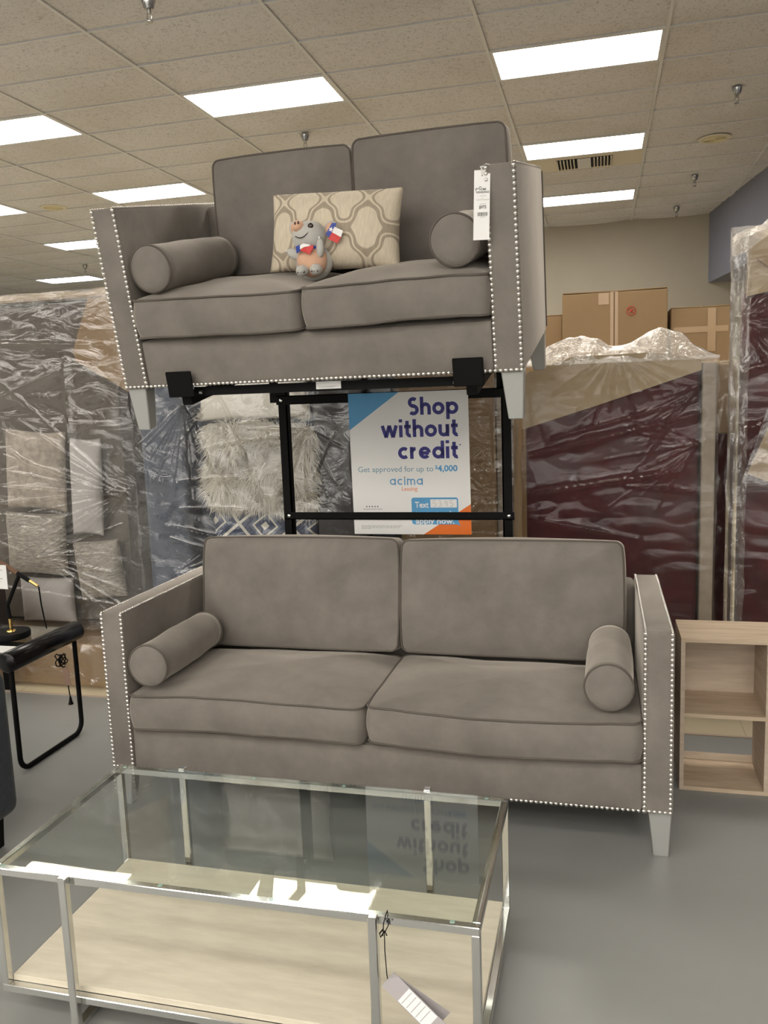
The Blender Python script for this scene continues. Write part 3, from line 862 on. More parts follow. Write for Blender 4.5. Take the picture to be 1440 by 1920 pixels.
# ------------------------------------------------------------------ display rack behind the sofa
YR = 3.50
rack = thing('display_rack', 'black steel display rack behind the sofa carrying the tilted loveseat', 'rack', (-0.88, YR, 0))
def rk(x): return x + 0.88
for x0 in (-1.388, -0.400):
    m = MB().box(rk(x0), rk(x0) + 0.040, 0.004, 0.010, 0, 1.56).box(rk(x0) + (0.034 if x0 < -1 else 0), rk(x0) + (0.040 if x0 < -1 else 0.006), 0.004, 0.045, 0, 1.56)
    m.box(rk(x0) - .01, rk(x0) + .05, -0.02, 0.40, 0.0, 0.006)
    m.build('post', M['black'], rack)
for z0, z1, xa, xb in ((1.490, 1.530, -1.395, -0.355), (0.975, 1.008, -1.385, -0.352)):
    r_ = MB().box(rk(xa), rk(xb), 0.0, 0.004, z0, z1).box(rk(xa), rk(xb), 0.0, 0.03, z1 - 0.004 if z0 > 1.2 else z0, z1 if z0 > 1.2 else z0 + 0.004).build('rail', M['black'], rack)
    for xx in (xa + 0.022, xb - 0.022):
        MB().lathe([(0, 0.004), (0.005, 0.004), (0.008, 0.002), (0.008, 0), (0, 0)], 10, Matrix.Rotation(R(90), 4, 'X')).build('bolt', M['bolt'], r_, loc=(rk(xx), 0.0, (z0 + z1) / 2), smooth=40)
for xx, py in ((-1.411, 2.656), (-0.401, 2.630)):            # cantilever arms and the two hook plates at the front
    m = MB()
    m.bar((rk(xx), 0.03, 1.68), (rk(xx), -0.80, 1.525), 0.035, 0.03)
    m.bar((rk(xx), 0.02, 1.68), (rk(xx), 0.02, 1.50), 0.035, 0.02)
    m.build('support_arm', M['black'], rack)
    tilt = R(12)
    MB().box(-0.049, 0.049, -0.003, 0.003, -0.045, 0.045, 0.003, 1).build('hook_plate', M['black'], rack, loc=(rk(xx), py - YR, 1.582), rot=(tilt, 0, 0))
    MB().lathe([(0, 0.012), (0.006, 0.012), (0.006, 0), (0, 0)], 8, Matrix.Rotation(R(90), 4, 'Y')).build('bolt', M['bolt'], rack, loc=(rk(xx) + .05 * (1 if xx < -1 else -1.2), 2.70 - YR, 1.553), smooth=40)
MB().box(rk(-1.39), rk(-0.42), 2.715 - YR, 2.735 - YR, 1.541, 1.572).build('front_bar', M['black'], rack)
lab = MB().box(-0.044, 0.044, -0.001, 0.001, -0.0125, 0.0125).build('barcode_label', M['paper'], rack, loc=(rk(-0.889), 2.712 - YR, 1.560), label='white sticker on the front bar')
for k in range(3): MB().box(-0.036, 0.036 - .01 * k, -0.0018, -0.001, -0.004 - k * .0025, -0.0032 - k * .0025).build('print_line', M['grey_ink'], lab)

# poster
PW, PH = 0.524, 0.618
post = thing('poster', 'white sale poster with navy headline hung on the black rack', 'poster', (-1.060, YR - 0.004, 1.527))
tilt = math.atan2(0.014, PH)
post.rotation_euler = (tilt, 0, 0)
def pu(u): return u * PW
def pv(v): return -v * PH
m = MB()
def pfn(a, b_):
    return Vector((pu(a), 0.0, pv(b_)))
m.grid(pfn, 6, 10)
ret = bmesh.ops.extrude_face_region(m.bm, geom=m.bm.faces[:])
for v in [g for g in ret['geom'] if isinstance(g, bmesh.types.BMVert)]: v.co.y += 0.0006
m.build('sheet', M['paper'], post)
e1, e2, e3 = -0.0006, -0.0010, -0.0014
MB().flat([(pu(0), pv(0)), (pu(.43), pv(0)), (pu(0), pv(.255))], e1).build('blue_corner', M['blue_ink'], post)
MB().flat([(pu(.60), pv(1)), (pu(1), pv(1)), (pu(1), pv(.785))], e1).build('orange_corner', M['orange_ink'], post)
xh = 0.083 * PH
m = MB()
stroke_word(m, 'Shop', xh, pu(.918), pv(.160), e1, right=True)
stroke_word(m, 'without', xh, pu(.912), pv(.312), e1, right=True)
stroke_word(m, 'credit', xh, pu(.908), pv(.464), e1, right=True)
m.build('headline', M['navy_ink'], post, fix=False)
MB().lathe([(0, 0), (0.003, 0), (0.003, 0.0003), (0, 0.0003)], 10, Matrix.Rotation(R(90), 4, 'X')).build('asterisk', M['navy_ink'], post, loc=(pu(.925), e1, pv(.372)))
text_obj('offer_text', 'Get approved for up to', 0.034, pu(.055), pv(.553), e1, M['teal_ink'], post, width=0.64 * PW)
text_obj('dollar_sign', '$', 0.022, pu(.712), pv(.535), e1, M['blue_ink'], post, bold=0.02)
text_obj('offer_amount', '4,000', 0.036, pu(.735), pv(.553), e1, M['blue_ink'], post, bold=0.03, width=0.165 * PW)
m = MB()
x_ = pu(.325)
G_i = GL['i']; GL['i'] = ([[(0.135, 0), (0.135, 1)]], .27)
stroke_word(m, 'acima', 0.047 * PH, x_, pv(.648), e1, th=0.085, gap=0.16)
GL['i'] = G_i
m.build('logo_word', M['blue_ink'], post, fix=False)
m = MB().flat([(pu(.448), pv(.592)), (pu(.462), pv(.587)), (pu(.458), pv(.596)), (pu(.452), pv(.598))], e1)
m.build('logo_mark', M['dark_ink'], post)
text_obj('logo_subtitle', 'Leasing', 0.026, pu(.425), pv(.688), e1, M['orange_ink'], post, width=0.13 * PW)
m = MB()
for k in range(5):
    st_ = []
    for q in range(10):
        rr = 0.0042 if q % 2 == 0 else 0.0020
        st_.append((pu(.118 + .024 * k) + rr * math.sin(q * math.pi / 5), pv(.800) + rr * math.cos(q * math.pi / 5)))
    m.flat(st_, e1)
m.build('stars', M['dark_ink'], post)
text_obj('review_text', 'Thousands of 5-Star Reviews', 0.0075, pu(.085), pv(.822), e1, M['dark_ink'], post, width=0.165 * PW)
bub = [(pu(.505) + x * 0.205, pv(.737) - z * 0.118) for x, z in ((.04, 0), (.96, 0), (.99, .03), (1, .08), (1, .9), (1.04, 1.04), (.96, 1), (.04, 1), (.01, .97), (0, .92), (0, .08), (.01, .03))]
MB().flat(bub, e2).build('text_bubble', M['blue_ink'], post)
MB().flat([(pu(.665), pv(.750)), (pu(.885), pv(.750)), (pu(.885), pv(.808)), (pu(.665), pv(.808))], e3).build('code_box', M['paper'], post)
text_obj('bubble_text', 'Text', 0.036, pu(.535), pv(.808), e3, M['paper'], post, bold=0.02, width=0.115 * PW)
text_obj('bubble_text', 'to start and', 0.030, pu(.535), pv(.865), e3, M['paper'], post, bold=0.02, width=0.30 * PW)
text_obj('bubble_text', 'apply now.', 0.036, pu(.535), pv(.922), e3, M['paper'], post, bold=0.02, width=0.325 * PW)
m = MB()                                                             # handwritten code
hand = [[(.8, 1), (.1, 1), (.05, .55), (.5, .62), (.8, .35), (.6, .05), (.05, 0)],
        [(.05, .95), (.5, 1), (.7, .75), (.3, .55), (.75, .4), (.6, .08), (.05, .02)],
        [(.75, .75), (.4, 1), (.1, .75), (.4, .55), (.75, .78), (.7, 0)],
        [(.8, 1), (.1, 1), (.05, .58), (.5, .62), (.8, .35), (.6, .05), (.05, 0)]]
for k, g in enumerate(hand):
    m.tube([(pu(.685) + 0.0245 * k + a_ * 0.0185, e3 - 0.0004, pv(.800) + b_ * 0.0255) for a_, b_ in g], 0.0007, 4)
m.build('handwritten_code', M['grey_ink'], post)
m = MB()
for k in range(4):
    z_ = pv(.937 + .0075 * k); L_ = (.36, .34, .33, .08)[k]; x_ = 0.065
    while x_ < .065 + L_:
        wl = random.uniform(.012, .035)
        m.flat([(pu(x_), z_), (pu(min(x_ + wl, .065 + L_)), z_), (pu(min(x_ + wl, .065 + L_)), z_ - .0016), (pu(x_), z_ - .0016)], e1); x_ += wl + .006
m.build('fine_print', M['grey_ink'], post, fix=False)

# price tag on the loveseat arm
tg = thing('price_tag', 'long white paper price tag hanging from the right arm of the loveseat', 'price tag')
on_love(tg, 0.605, -0.016, 0.652, 0, -11, 2.5)
MB().box(-0.0235, 0.0235, -0.0005, 0.0005, -0.098, 0.097).build('card', M['paper'], tg)
MB().lathe([(0, 0), (0.0022, 0), (0.0022, .0003), (0, .0003)], 10, Matrix.Rotation(R(90), 4, 'X')).build('hole', M['dark_ink'], tg, loc=(0, -0.0007, 0.082))
MB().tube([(0, -.002, .082), (-.002, -.008, .095), (-0.002, -.004, .103), (.004, .004, .107), (.004, .020, .108), (.0, .010, .110), (-.006, -.002, .106), (0, -.003, .098), (0.001, -.002, .082)], 0.0014, 5).build('string', M['white_cloth'], tg)
ys = -0.0009
MB().tube([(-.020, ys, .046), (-.018, ys, .040), (-.015, ys, .044), (-.018, ys, .048), (-.012, ys, .045), (-.008, ys, .047), (-.006, ys, .051), (-.001, ys, .049)], 0.0008, 4).build('script_line', M['dark_ink'], tg)
text_obj('shop_name', 'HOME', 0.0085, -.008, .0405, ys, M['dark_ink'], tg, bold=0.02, width=0.020)
text_obj('shop_name', 'FURNISHINGS', 0.0075, -.017, .0330, ys, M['dark_ink'], tg, bold=0.02, width=0.038)
text_obj('price', '$975', 0.012, -.008, -.010, ys, M['dark_ink'], tg, bold=0.02, width=0.021)
m = MB()
for z_, a_, b_ in ((.0245, -.006, .012), (.018, -.001, .004), (.0135, -.016, .022), (.002, -.006, .011), (-.0345, -.004, .012)):
    x_ = a_
    while x_ < b_:
        wl = random.uniform(.0015, .004); m.flat([(x_, z_), (min(b_, x_ + wl), z_), (min(b_, x_ + wl), z_ + .0014), (x_, z_ + .0014)], ys); x_ += wl + .0008
m.build('fine_print', M['grey_ink'], tg, fix=False)
m = MB(); x_ = -.012
while x_ < .016:
    wl = random.choice((.0005, .0008, .0014)); m.flat([(x_, -.031), (x_ + wl, -.031), (x_ + wl, -.0205), (x_, -.0205)], ys); x_ += wl + random.choice((.0006, .001))
m.build('barcode', M['dark_ink'], tg, fix=False)

# ------------------------------------------------------------------ coffee table
TX0, TX1, TY0, TY1, TZ = -1.462, -0.246, 1.600, 2.178, 0.405
tab = thing('coffee_table', 'chrome and glass coffee table with travertine lower shelf', 'table', ((TX0 + TX1) / 2, (TY0 + TY1) / 2, 0))
cx_, cy_ = tab.location.x, tab.location.y
def tb(mb, x0, x1, y0, y1, z0, z1, bv=0.0015): return mb.box(x0 - cx_, x1 - cx_, y0 - cy_, y1 - cy_, z0, z1, bv, 1)
q = 0.019
m = MB()
tb(m, TX0, TX1, TY0, TY0 + q, TZ - q, TZ); tb(m, TX0, TX1, TY1 - q, TY1, TZ - q, TZ)
tb(m, TX0, TX0 + q, TY0 + q, TY1 - q, TZ - q, TZ); tb(m, TX1 - q, TX1, TY0 + q, TY1 - q, TZ - q, TZ)
m.build('top_frame', M['chrome'], tab)
m = MB()
tb(m, TX0, TX1, TY0, TY0 + q, 0.068, 0.087); tb(m, TX0, TX1, TY1 - q, TY1, 0.068, 0.087)
tb(m, TX0, TX0 + q, TY0 + q, TY1 - q, 0.068, 0.087); tb(m, TX1 - q, TX1, TY0 + q, TY1 - q, 0.068, 0.087)
m.build('lower_frame', M['chrome'], tab)
for x0 in (TX0, TX1 - q):
    for y0 in (TY0, TY1 - q):
        m = MB(); tb(m, x0, x0 + q, y0, y0 + q, 0.087, TZ - q); m.build('corner_leg', M['chrome'], tab)
for xx in (-1.246, -0.477):
    for y0 in (TY0 - 0.019, TY1):
        m = MB(); tb(m, xx - .0105, xx + .0105, y0, y0 + .019, 0.0, TZ + 0.006, 0.002); m.build('leg', M['chrome'], tab)
    m = MB(); tb(m, xx - .0105, xx + .0105, TY0, TY1, 0.0, 0.019, 0.002); m.build('floor_rail', M['chrome'], tab)
m = MB(); tb(m, TX0 + q, TX1 - q, TY0 + q, TY1 - q, 0.0875, 0.104, 0.001); m.build('shelf', M['trav'], tab)
m = MB(); tb(m, TX0 + q * .5, TX1 - q * .5, TY0 + q * .5, TY1 - q * .5, TZ + 0.0005, TZ + 0.0065, 0); m.build('glass_top', M['glass'], tab)
for xx in (TX0 + .03, -1.0, -0.72, TX1 - .06):
    for yy in (TY0 + .012, TY1 - .012):
        MB().lathe([(0, 0), (.006, 0), (.006, .004), (0, .004)], 10).build('bumper', M['glassedge'], tab, loc=(xx - cx_, yy - cy_, TZ - 0.0035))
# hang tag on a black cord at the front of the table
ht = thing('hang_tag', 'folded white product tag hanging on a black cord from the coffee table', 'tag', (-0.452, TY0 - 0.02, TZ))
MB().tube([(0, -.002, -.03), (.003, -.003, .002), (.003, .03, .009), (.006, .03, -.021), (.004, -.004, -.022), (.004, -.006, -.06), (.007, -.008, -.115), (.009, -.010, -.125)], 0.0012, 5).build('cord', M['black'], ht)
MB().tube([(0.002, -.004, -.012), (-.006, -.006, -.022), (-.004, -.007, -.030), (.006, -.006, -.014), (.010, -.007, -.024)], 0.0016, 5).build('knot', M['black'], ht)
def leaf(dz, rx, ry):
    o = MB().box(-0.021, 0.021, -0.0006, 0.0006, -0.15, 0).build('leaf', M['tagpaper'], ht, loc=(0.010, -0.012, -0.122), rot=(R(rx), R(ry), R(dz)))
    return o
l1 = leaf(0, 8, -52); l2 = leaf(12, -14, -49)
m = MB()
for k in range(5): m.box(-.017, .017, -.0011, -.0007, -.055 - k * .013, -.0535 - k * .013)
m.build('printed_lines', M['grey_ink'], l2)
MB().box(-.019, .019, -.0007, -.0006, -.125, -.045).build('white_label', M['paper'], l2)

# ------------------------------------------------------------------ cube shelf on the right
sh = thing('cube_shelf', 'pale washed-oak cube bookshelf on the floor right of the sofa', 'bookshelf', (0.288, 3.145, 0))
SW, SH_, SD, th = 0.605, 0.592, 0.255, 0.0155
def sb(name, x0, x1, y0, y1, z0, z1, mm): return MB().box(x0, x1, y0, y1, z0, z1, 0.0008, 1).build(name, mm, sh)
sb('side_panel', 0, th, 0, SD, 0, SH_ - th, M['oak']); sb('side_panel', SW - th, SW, 0, SD, 0, SH_ - th, M['oak'])
sb('top', 0, SW, 0, SD, SH_ - th, SH_, M['oak_h'])
sb('bottom', th, SW - th, 0, SD, 0.0, th, M['oak_h'])
sb('shelf', th, SW - th, 0, SD, .288, .288 + th, M['oak_h'])
sb('divider', SW / 2 - th / 2, SW / 2 + th / 2, 0, SD, th, .288, M['oak']); sb('divider', SW / 2 - th / 2, SW / 2 + th / 2, 0, SD, .288 + th, SH_ - th, M['oak'])
sb('back_panel', th, SW - th, SD - .006, SD, .288 + th, SH_ - th, M['oak'])
sb('back_strip', th, SW - th, SD - .006, SD, th, .045, M['oak'])

# ------------------------------------------------------------------ plastic wrapped furniture
def seg_d(px, pz, a, b_):
    ax, az = a; bx, bz = b_
    dx, dz = bx - ax, bz - az; L2 = dx * dx + dz * dz
    t_ = max(0, min(1, ((px - ax) * dx + (pz - az) * dz) / L2))
    return math.hypot(px - ax - dx * t_, pz - az - dz * t_), t_

def wrap(name, m_, parent, x0, x1, z0, z1, y, depth, ridges, seed, nu=90, nv=140, amp=0.012, fs=3.0, sx=1.0, sz=2.5, ps=()):
    """film stretched over a bulky thing: a front sheet with creases, sides and a top; coordinates are local"""
    mb = MB()
    def hgt(x, z):
        h = (nz((x * sx, seed, z * sz), fs, seed) * 0.6 + abs(nz((x * sx, seed + 3, z * sz), fs * 2.2, seed)) * 0.5) * amp
        for a, b_, wd, am in ridges:
            q4 = wd * 2.2
            if x < min(a[0], b_[0]) - q4 or x > max(a[0], b_[0]) + q4 or z < min(a[1], b_[1]) - q4 or z > max(a[1], b_[1]) + q4: continue
            d, t_ = seg_d(x, z, a, b_); wd_ = wd * 0.55
            if d < q4: h += am * math.exp(-d / wd_) * (0.35 + 0.65 * math.sin(math.pi * min(1, t_ * 0.9 + 0.08)))
        return h
    def fn(a, b_):
        x, z = x0 + (x1 - x0) * a, z0 + (z1 - z0) * b_
        e_ = min(1, min(a, 1 - a) * 14) * min(1, (1 - b_) * 20)
        wob = (1 - min(1, min(a, 1 - a) * 6)) * nz((x, z * 4, seed), 2.0) * 0.02
        return Vector((x + wob, y - 0.004 - max(-0.003, hgt(x, z)) * e_, z))
    mb.grid(fn, nu, nv)
    for xs in (x0, x1):
        mb.grid(lambda a, b_, xs=xs: Vector((xs + nz((xs, a * 3, b_ * 8), 1.3, seed) * 0.006, y - 0.004 + depth * a, z0 + (z1 - z0) * b_)), 8, 30)
    mb.grid(lambda a, b_: Vector((x0 + (x1 - x0) * a, y - 0.004 + depth * b_, z1 + nz((a * 6, b_ * 4, seed), 1.5) * 0.012)), 24, 8)
    bmesh.ops.remove_doubles(mb.bm, verts=mb.bm.verts[:], dist=1e-4)
    return mb.build(name, m_, parent, smooth=75)

def fan(c, n, r0, r1, a0, a1, wd, am, seed):
    rnd = random.Random(seed); out = []
    for k in range(n):
        a = R(a0 + (a1 - a0) * (k + rnd.uniform(-.3, .3)) / max(1, n - 1)); L_ = rnd.uniform(r0, r1)
        out.append((c, (c[0] + L_ * math.cos(a), c[1] + L_ * math.sin(a)), wd * rnd.uniform(.6, 1.3), am * rnd.uniform(.5, 1.2)))
    return out

def gather(name, parent, pts_fn, nu, nv):
    mb = MB(); mb.grid(pts_fn, nu, nv)
    return mb.build(name, M['gather'], parent, smooth=80)

# --- taupe furniture standing on a wrapped carton, far left
car = thing('wrapped_carton', 'low tan carton in plastic under the wrapped taupe furniture at left', 'carton', (-3.1, 3.80, 0))
MB().box(-.85, .70, 0.0, 1.0, 0.0, 0.235, 0.012).build('box', M['cardboard'], car)
wrap('plastic_wrap', M['film'], car, -.86, .712, 0.002, 0.245, -0.004, 0.99, fan((.45, .02), 14, .15, .4, 20, 160, .01, .012, 3), 5.5, 90, 20, amp=0.02, fs=6)
tau = thing('wrapped_sectional', 'tall taupe upholstered furniture stood on end in clear plastic at left', 'wrapped sofa', (-3.1, 4.02, 0.26))
MB().box(-1.0, 0.50, 0.16, 0.85, 0, 1.84, 0.03).build('upholstered_body', M['taupe'], tau, smooth=40)
MB().box(0.505, 0.665, 0.13, 0.85, 0, 1.80, 0.02).build('shaded_side', M['taupe_dark'], tau, smooth=40)  # dark strip painted for the shadowed side of the piece
MB().prism([(-1.0, 1.842), (0.62, 1.842), (0.62, 1.853), (0.1, 1.858), (-0.25, 1.850), (-1.0, 1.862)], 0.10, 0.8).build('cardboard_sheet', M['cardboard_pale'], tau)
MB().prism([(0.30, 1.55), (0.42, 1.83), (0.66, 1.83), (0.66, 1.30), (0.315, 1.50)], 0.06, 0.15).build('cardboard_corner', M['cardboard'], tau)
def W2(px, pz): return (px, pz)
rid = [((-.75, .66), (.62, .80), .012, .022), ((-.75, .86), (.60, .76), .010, .016), ((-.2, 1.02), (.62, .74), .010, .014),
       ((-.75, 1.65), (.45, 1.58), .02, .02), ((-.75, 1.36), (-.3, 1.42), .015, .02), ((.30, 1.50), (.28, 1.0), .02, .016), ((.25, 1.45), (-.35, 1.25), .02, .012),
       ((-.55, 1.05), (-.10, 1.02), .012, .03), ((-.10, 1.02), (.05, .92), .012, .02), ((-.60, .92), (-.25, .72), .01, .02), ((-.75, .30), (.6, .14), .015, .012)]
rid += fan((.60, .775), 16, .4, 1.2, 140, 235, .008, .013, 1) + fan((.02, .42), 10, .3, .7, -40, 50, .008, .012, 2) + fan((-.75, .70), 9, .3, .9, -20, 25, .008, .012, 8)
wrap('plastic_wrap', M['film'], tau, -1.02, 0.672, 0.0, 1.868, -0.012, 0.86, rid, 1.3, 330, 340, amp=0.016, fs=2.2)

def put_pillow(label, wd, ht_, th_, m_, loc, rot=(0, 0, 0), seed=0.0, fur=0, name='throw_pillow', flen=0.03, wob=0.006, drop=0.012):
    if not fur:
        o = knife_pillow(wd, ht_, th_, seed, wob=wob).build(name, m_, None, smooth=180)
        tag(o, label, 'pillow'); o.location = loc; o.rotation_euler = [R(a) for a in rot]; return o
    t_ = thing(name, label, 'pillow', loc, [R(a) for a in rot])
    core = knife_pillow(wd, ht_, th_, seed, wob=0.01, nu=30)
    vs = [(v.co.copy(), v.normal.copy()) for v in core.bm.verts]
    bmesh.ops.recalc_face_normals(core.bm, faces=core.bm.faces[:]); core.bm.normal_update()
    tris = [(f.calc_center_median(), f.normal.copy(), f.calc_area(), [v.co.copy() for v in f.verts]) for f in core.bm.faces]
    core.build('cover', m_, t_, smooth=180)
    mb = MB(); rnd = random.Random(int(seed * 10) + 3)
    cum = sum(tq[2] for tq in tris)
    for c, nrm, ar, vv in tris:
        if nrm.y > 0.4: continue
        k = fur * ar / cum * 1.7
        k = int(k) + (1 if rnd.random() < k - int(k) else 0)
        for _ in range(k):
            a, b_ = rnd.random(), rnd.random()
            p = vv[0].lerp(vv[1], a).lerp(vv[3 if len(vv) > 3 else 2].lerp(vv[2], a), b_)
            swirl = Vector((nz(p, 9, seed), 0, nz(p, 9, seed + 4)))
            edge = max(abs(p.x) / (wd / 2), abs(p.z) / (ht_ / 2))
            d = (nrm * (0.45 + 0.4 * edge) + swirl * 1.3 + Vector((rnd.uniform(-.35, .35), 0, rnd.uniform(-.35, .35) - drop * 30))).normalized()
            L_ = flen * rnd.uniform(.6, 1.4); s_ = d.cross(Vector((0, 1, 0)))
            if s_.length < 1e-3: s_ = Vector((1, 0, 0))
            s_ = s_.normalized() * 0.0016
            mid = p + d * L_ * .55; tip = p + d * L_ * 0.95 + Vector((0, 0, -L_ * .25))
            V = [mb.bm.verts.new(q_) for q_ in (p - s_, p + s_, mid + s_ * .7, mid - s_ * .7, tip)]
            mb.bm.faces.new((V[0], V[1], V[2], V[3])); mb.bm.faces.new((V[3], V[2], V[4]))
    f_ = mb.build('fur', m_, t_, smooth=180, fix=False)
    f_['kind'] = 'stuff'
    return t_

YP = 4.10
put_pillow('shaggy grey fur pillow topmost inside the plastic at left', .40, .46, .12, M['furg'], (-3.12, YP, 1.16), (0, 4, 0), 1.1, 2600, flen=.028)
put_pillow('smooth pale grey pillow in the plastic right of the fur pillow', .20, .56, .10, M['palegrey'], (-2.81, YP + .015, 1.06), (0, 3, 0), 2.2)
put_pillow('crinkled silver pillow below the grey fur pillow in the plastic', .40, .37, .13, M['silver'], (-3.16, YP, 0.735), (0, 2, 0), 3.3, wob=.014)
put_pillow('small crinkled silver pillow low in the plastic at the sofa corner', .30, .34, .12, M['silver'], (-2.76, YP, 0.59), (0, -6, 0), 4.4, wob=.014)
put_pillow('plain light grey pillow lowest in the plastic behind the desk lamp', .36, .27, .12, M['palegrey'], (-3.12, YP, 0.405), (0, 0, 0), 5.5)

# --- slate blue sofa on end, with white fur pillows inside the wrap
blu = thing('wrapped_sofa', 'slate blue sofa stood on end in clear plastic behind the rack', 'wrapped sofa', (-1.76, 3.92, 0))
MB().box(-0.60, -0.345, 0.03, 0.80, 0, 1.98, 0.04, 3).build('seat_rail', M['bluepale'], blu, smooth=40)
MB().box(-0.345, 0.36, 0.17, 0.80, 0, 1.98, 0.03, 3).build('seat_body', M['bluefab'], blu, smooth=40)
MB().box(0.36, 0.565, 0.06, 0.80, 0, 1.98, 0.03, 3).build('back_body', M['slate'], blu, smooth=40)
rid = [((-.36, 1.10), (.0, 1.12), .012, .03), ((-.36, .96), (.0, .96), .012, .03), ((-.42, .80), (.05, .66), .014, .04), ((-.45, .88), (-.05, .80), .012, .02),
       ((-.20, 1.28), (-.16, 1.16), .008, .02), ((-.2, 1.28), (.25, 1.34), .006, .012), ((.0, 1.40), (.35, 1.44), .006, .012), ((.36, 1.38), (.24, 1.05), .007, .014), ((.50, 1.34), (.38, 1.12), .006, .016)]
rid += fan((-.30, 1.50), 12, .2, .5, 215, 300, .007, .014, 12) + fan((.36, 1.36), 10, .12, .4, 180, 330, .006, .012, 13) + fan((-.42, .62), 12, .2, .5, -70, 40, .008, .016, 14) + fan((-.1, 1.55), 10, .2, .5, 200, 300, .007, .012, 15)
wrap('plastic_wrap', M['filmblue'], blu, -0.615, 0.575, 0.002, 2.0, -0.015, 0.82, rid, 2.7, 250, 360, amp=0.018, fs=2.6, sx=1.4, sz=1.6)
put_pillow('long-haired white fur pillow upper one behind the left rack post', .62, .40, .14, M['furw'], (-1.72, 4.01, 1.61), (0, 0, 0), 6.1, 9000, flen=.062, drop=.004)
put_pillow('long-haired white fur pillow lower one just above the sofa back', .60, .43, .14, M['furw'], (-1.70, 4.005, 1.175), (0, 3, 0), 7.1, 10000, flen=.065, drop=.004)
put_pillow('white pillow with navy concentric diamonds peeking over the sofa back', .60, .44, .12, M['diamond'], (-1.69, 4.01, 0.735), (0, -2, 0), 8.1)

# --- dark navy and brown wrapped pieces behind the poster
nav = thing('wrapped_furniture', 'dark navy furniture piece in plastic between the blue sofa and poster', 'wrapped furniture', (-1.115, 4.20, 0))
MB().box(-0.055, 0.075, 0, 0.6, 0, 1.9, 0.02).build('upholstered_body', M['bluefab'], nav, smooth=40)
wrap('plastic_wrap', M['filmblue'], nav, -0.06, 0.080, 0.002, 1.91, -0.01, 0.6, fan((0, 1.1), 14, .1, .4, 60, 300, .006, .012, 21), 3.9, 20, 120, amp=0.02, fs=5)
brn = thing('wrapped_furniture', 'brown carton sheet in crinkled plastic right of the poster behind the rack', 'wrapped furniture', (-0.75, 4.22, 0))
MB().box(-0.27, 0.24, 0, 0.5, 0, 1.72, 0.01).build('cardboard_body', M['cardboard'], brn)
MB().box(0.245, 0.325, -0.03, 0.5, 0, 1.72, 0.02).build('edge_panel', M['redside'], brn)
rid = fan((.21, 1.25), 14, .05, .25, 90, 270, .004, .012, 31) + fan((.20, 1.0), 14, .05, .3, 80, 280, .004, .012, 32) + [((.23, 1.6), (.22, .9), .006, .02), ((.30, 1.4), (.31, 1.2), .006, .02)]
wrap('plastic_wrap', M['film'], brn, -0.275, 0.330, 0.002, 1.73, -0.045, 0.55, rid, 4.3, 110, 300, amp=0.02, fs=6)

# --- burgundy sofas on end
red = thing('wrapped_sofa', 'burgundy sofa on end with slanted cardboard cap in plastic, right of the rack', 'wrapped sofa', (0.07, 4.08, 0))
MB().box(-0.425, 0.375, 0.03, 0.75, 0, 1.60, 0.03, 3).build('upholstered_body', M['red'], red, smooth=40)
MB().box(0.380, 0.440, 0.0, 0.75, 0, 1.61, 0.008).build('side_panel', M['redside'], red)
MB().prism([(-.435, 1.325), (-.10, 1.425), (.376, 1.575), (.376, 1.625), (.15, 1.665), (-.20, 1.66), (-.40, 1.60), (-.435, 1.56)], 0.012, 0.60).build('cardboard_cap', M['cardboard_pale'], red)
rid = [((-.40, 1.20), (.37, 1.38), .03, .022), ((-.40, 1.02), (.30, 1.12), .03, .03), ((-.42, .90), (.10, .80), .03, .02), ((-.3, 1.28), (.35, 1.44), .012, .014), ((.05, 1.05), (.34, 1.02), .012, .02)]
rid += fan((.36, 1.24), 12, .1, .5, 150, 240, .006, .010, 41) + fan((.36, 1.50), 9, .1, .5, 175, 235, .007, .012, 42) + fan((0.0, 1.68), 12, .15, .4, 200, 340, .008, .016, 43)
wrap('plastic_wrap', M['filmred'], red, -0.44, 0.448, 0.002, 1.64, -0.012, 0.78, rid, 5.9, 200, 300, amp=0.016, fs=2.4)
def red_gather(a, b_):
    x = -0.44 + 0.89 * a
    env = 0.085 * math.exp(-((a - .30) / .17) ** 2) + 0.105 * math.exp(-((a - .74) / .15) ** 2) + 0.015
    f_ = math.sin(math.pi * b_)
    return Vector((x + 0.02 * nz((a * 9, b_ * 5, 1)), -0.01 + 0.40 * b_ + 0.03 * nz((a * 14, b_ * 3, 2)), 1.625 + env * f_ ** 0.6 + 0.02 * nz((a * 16, b_ * 4, 3)) * f_ + 0.04 * min(1, 8 * a * (1 - a)) * f_))
gather('plastic_bunch', red, red_gather, 70, 24)

red2 = thing('wrapped_sofa', 'tallest burgundy sofa on end in plastic, cut by the right edge', 'wrapped sofa', (0.975, 4.12, 0), (0, 0, R(-9)))
MB().box(-0.36, 0.40, 0.04, 0.80, 0, 1.93, 0.04, 3).build('upholstered_body', M['red'], red2, smooth=40)
MB().prism([(-.34, 1.90), (.40, 2.02), (.40, 2.22), (-.20, 2.20), (-.34, 2.10)], 0.02, 0.7).build('cardboard_cap', M['cardboard_pale'], red2)
MB().prism([(-.30, 2.06), (.10, 2.20), (.40, 2.235), (.40, 2.05), (-.22, 1.99)], -0.02, 0.02).build('cardboard_flap', M['cardboard'], red2)
rid = [((-.40, 1.72), (-.1, 1.75), .02, .02), ((-.36, 1.56), (-.05, 1.62), .02, .03), ((-.40, 1.30), (0, 1.34), .02, .02)] + fan((-.36, 1.80), 10, .1, .4, -60, 50, .008, .016, 51) + fan((-.36, 1.2), 10, .1, .4, -60, 50, .008, .014, 52)
wrap('plastic_wrap', M['filmred'], red2, -0.405, 0.41, 0.002, 2.20, -0.03, 0.84, rid, 6.6, 160, 320, amp=0.02, fs=3)
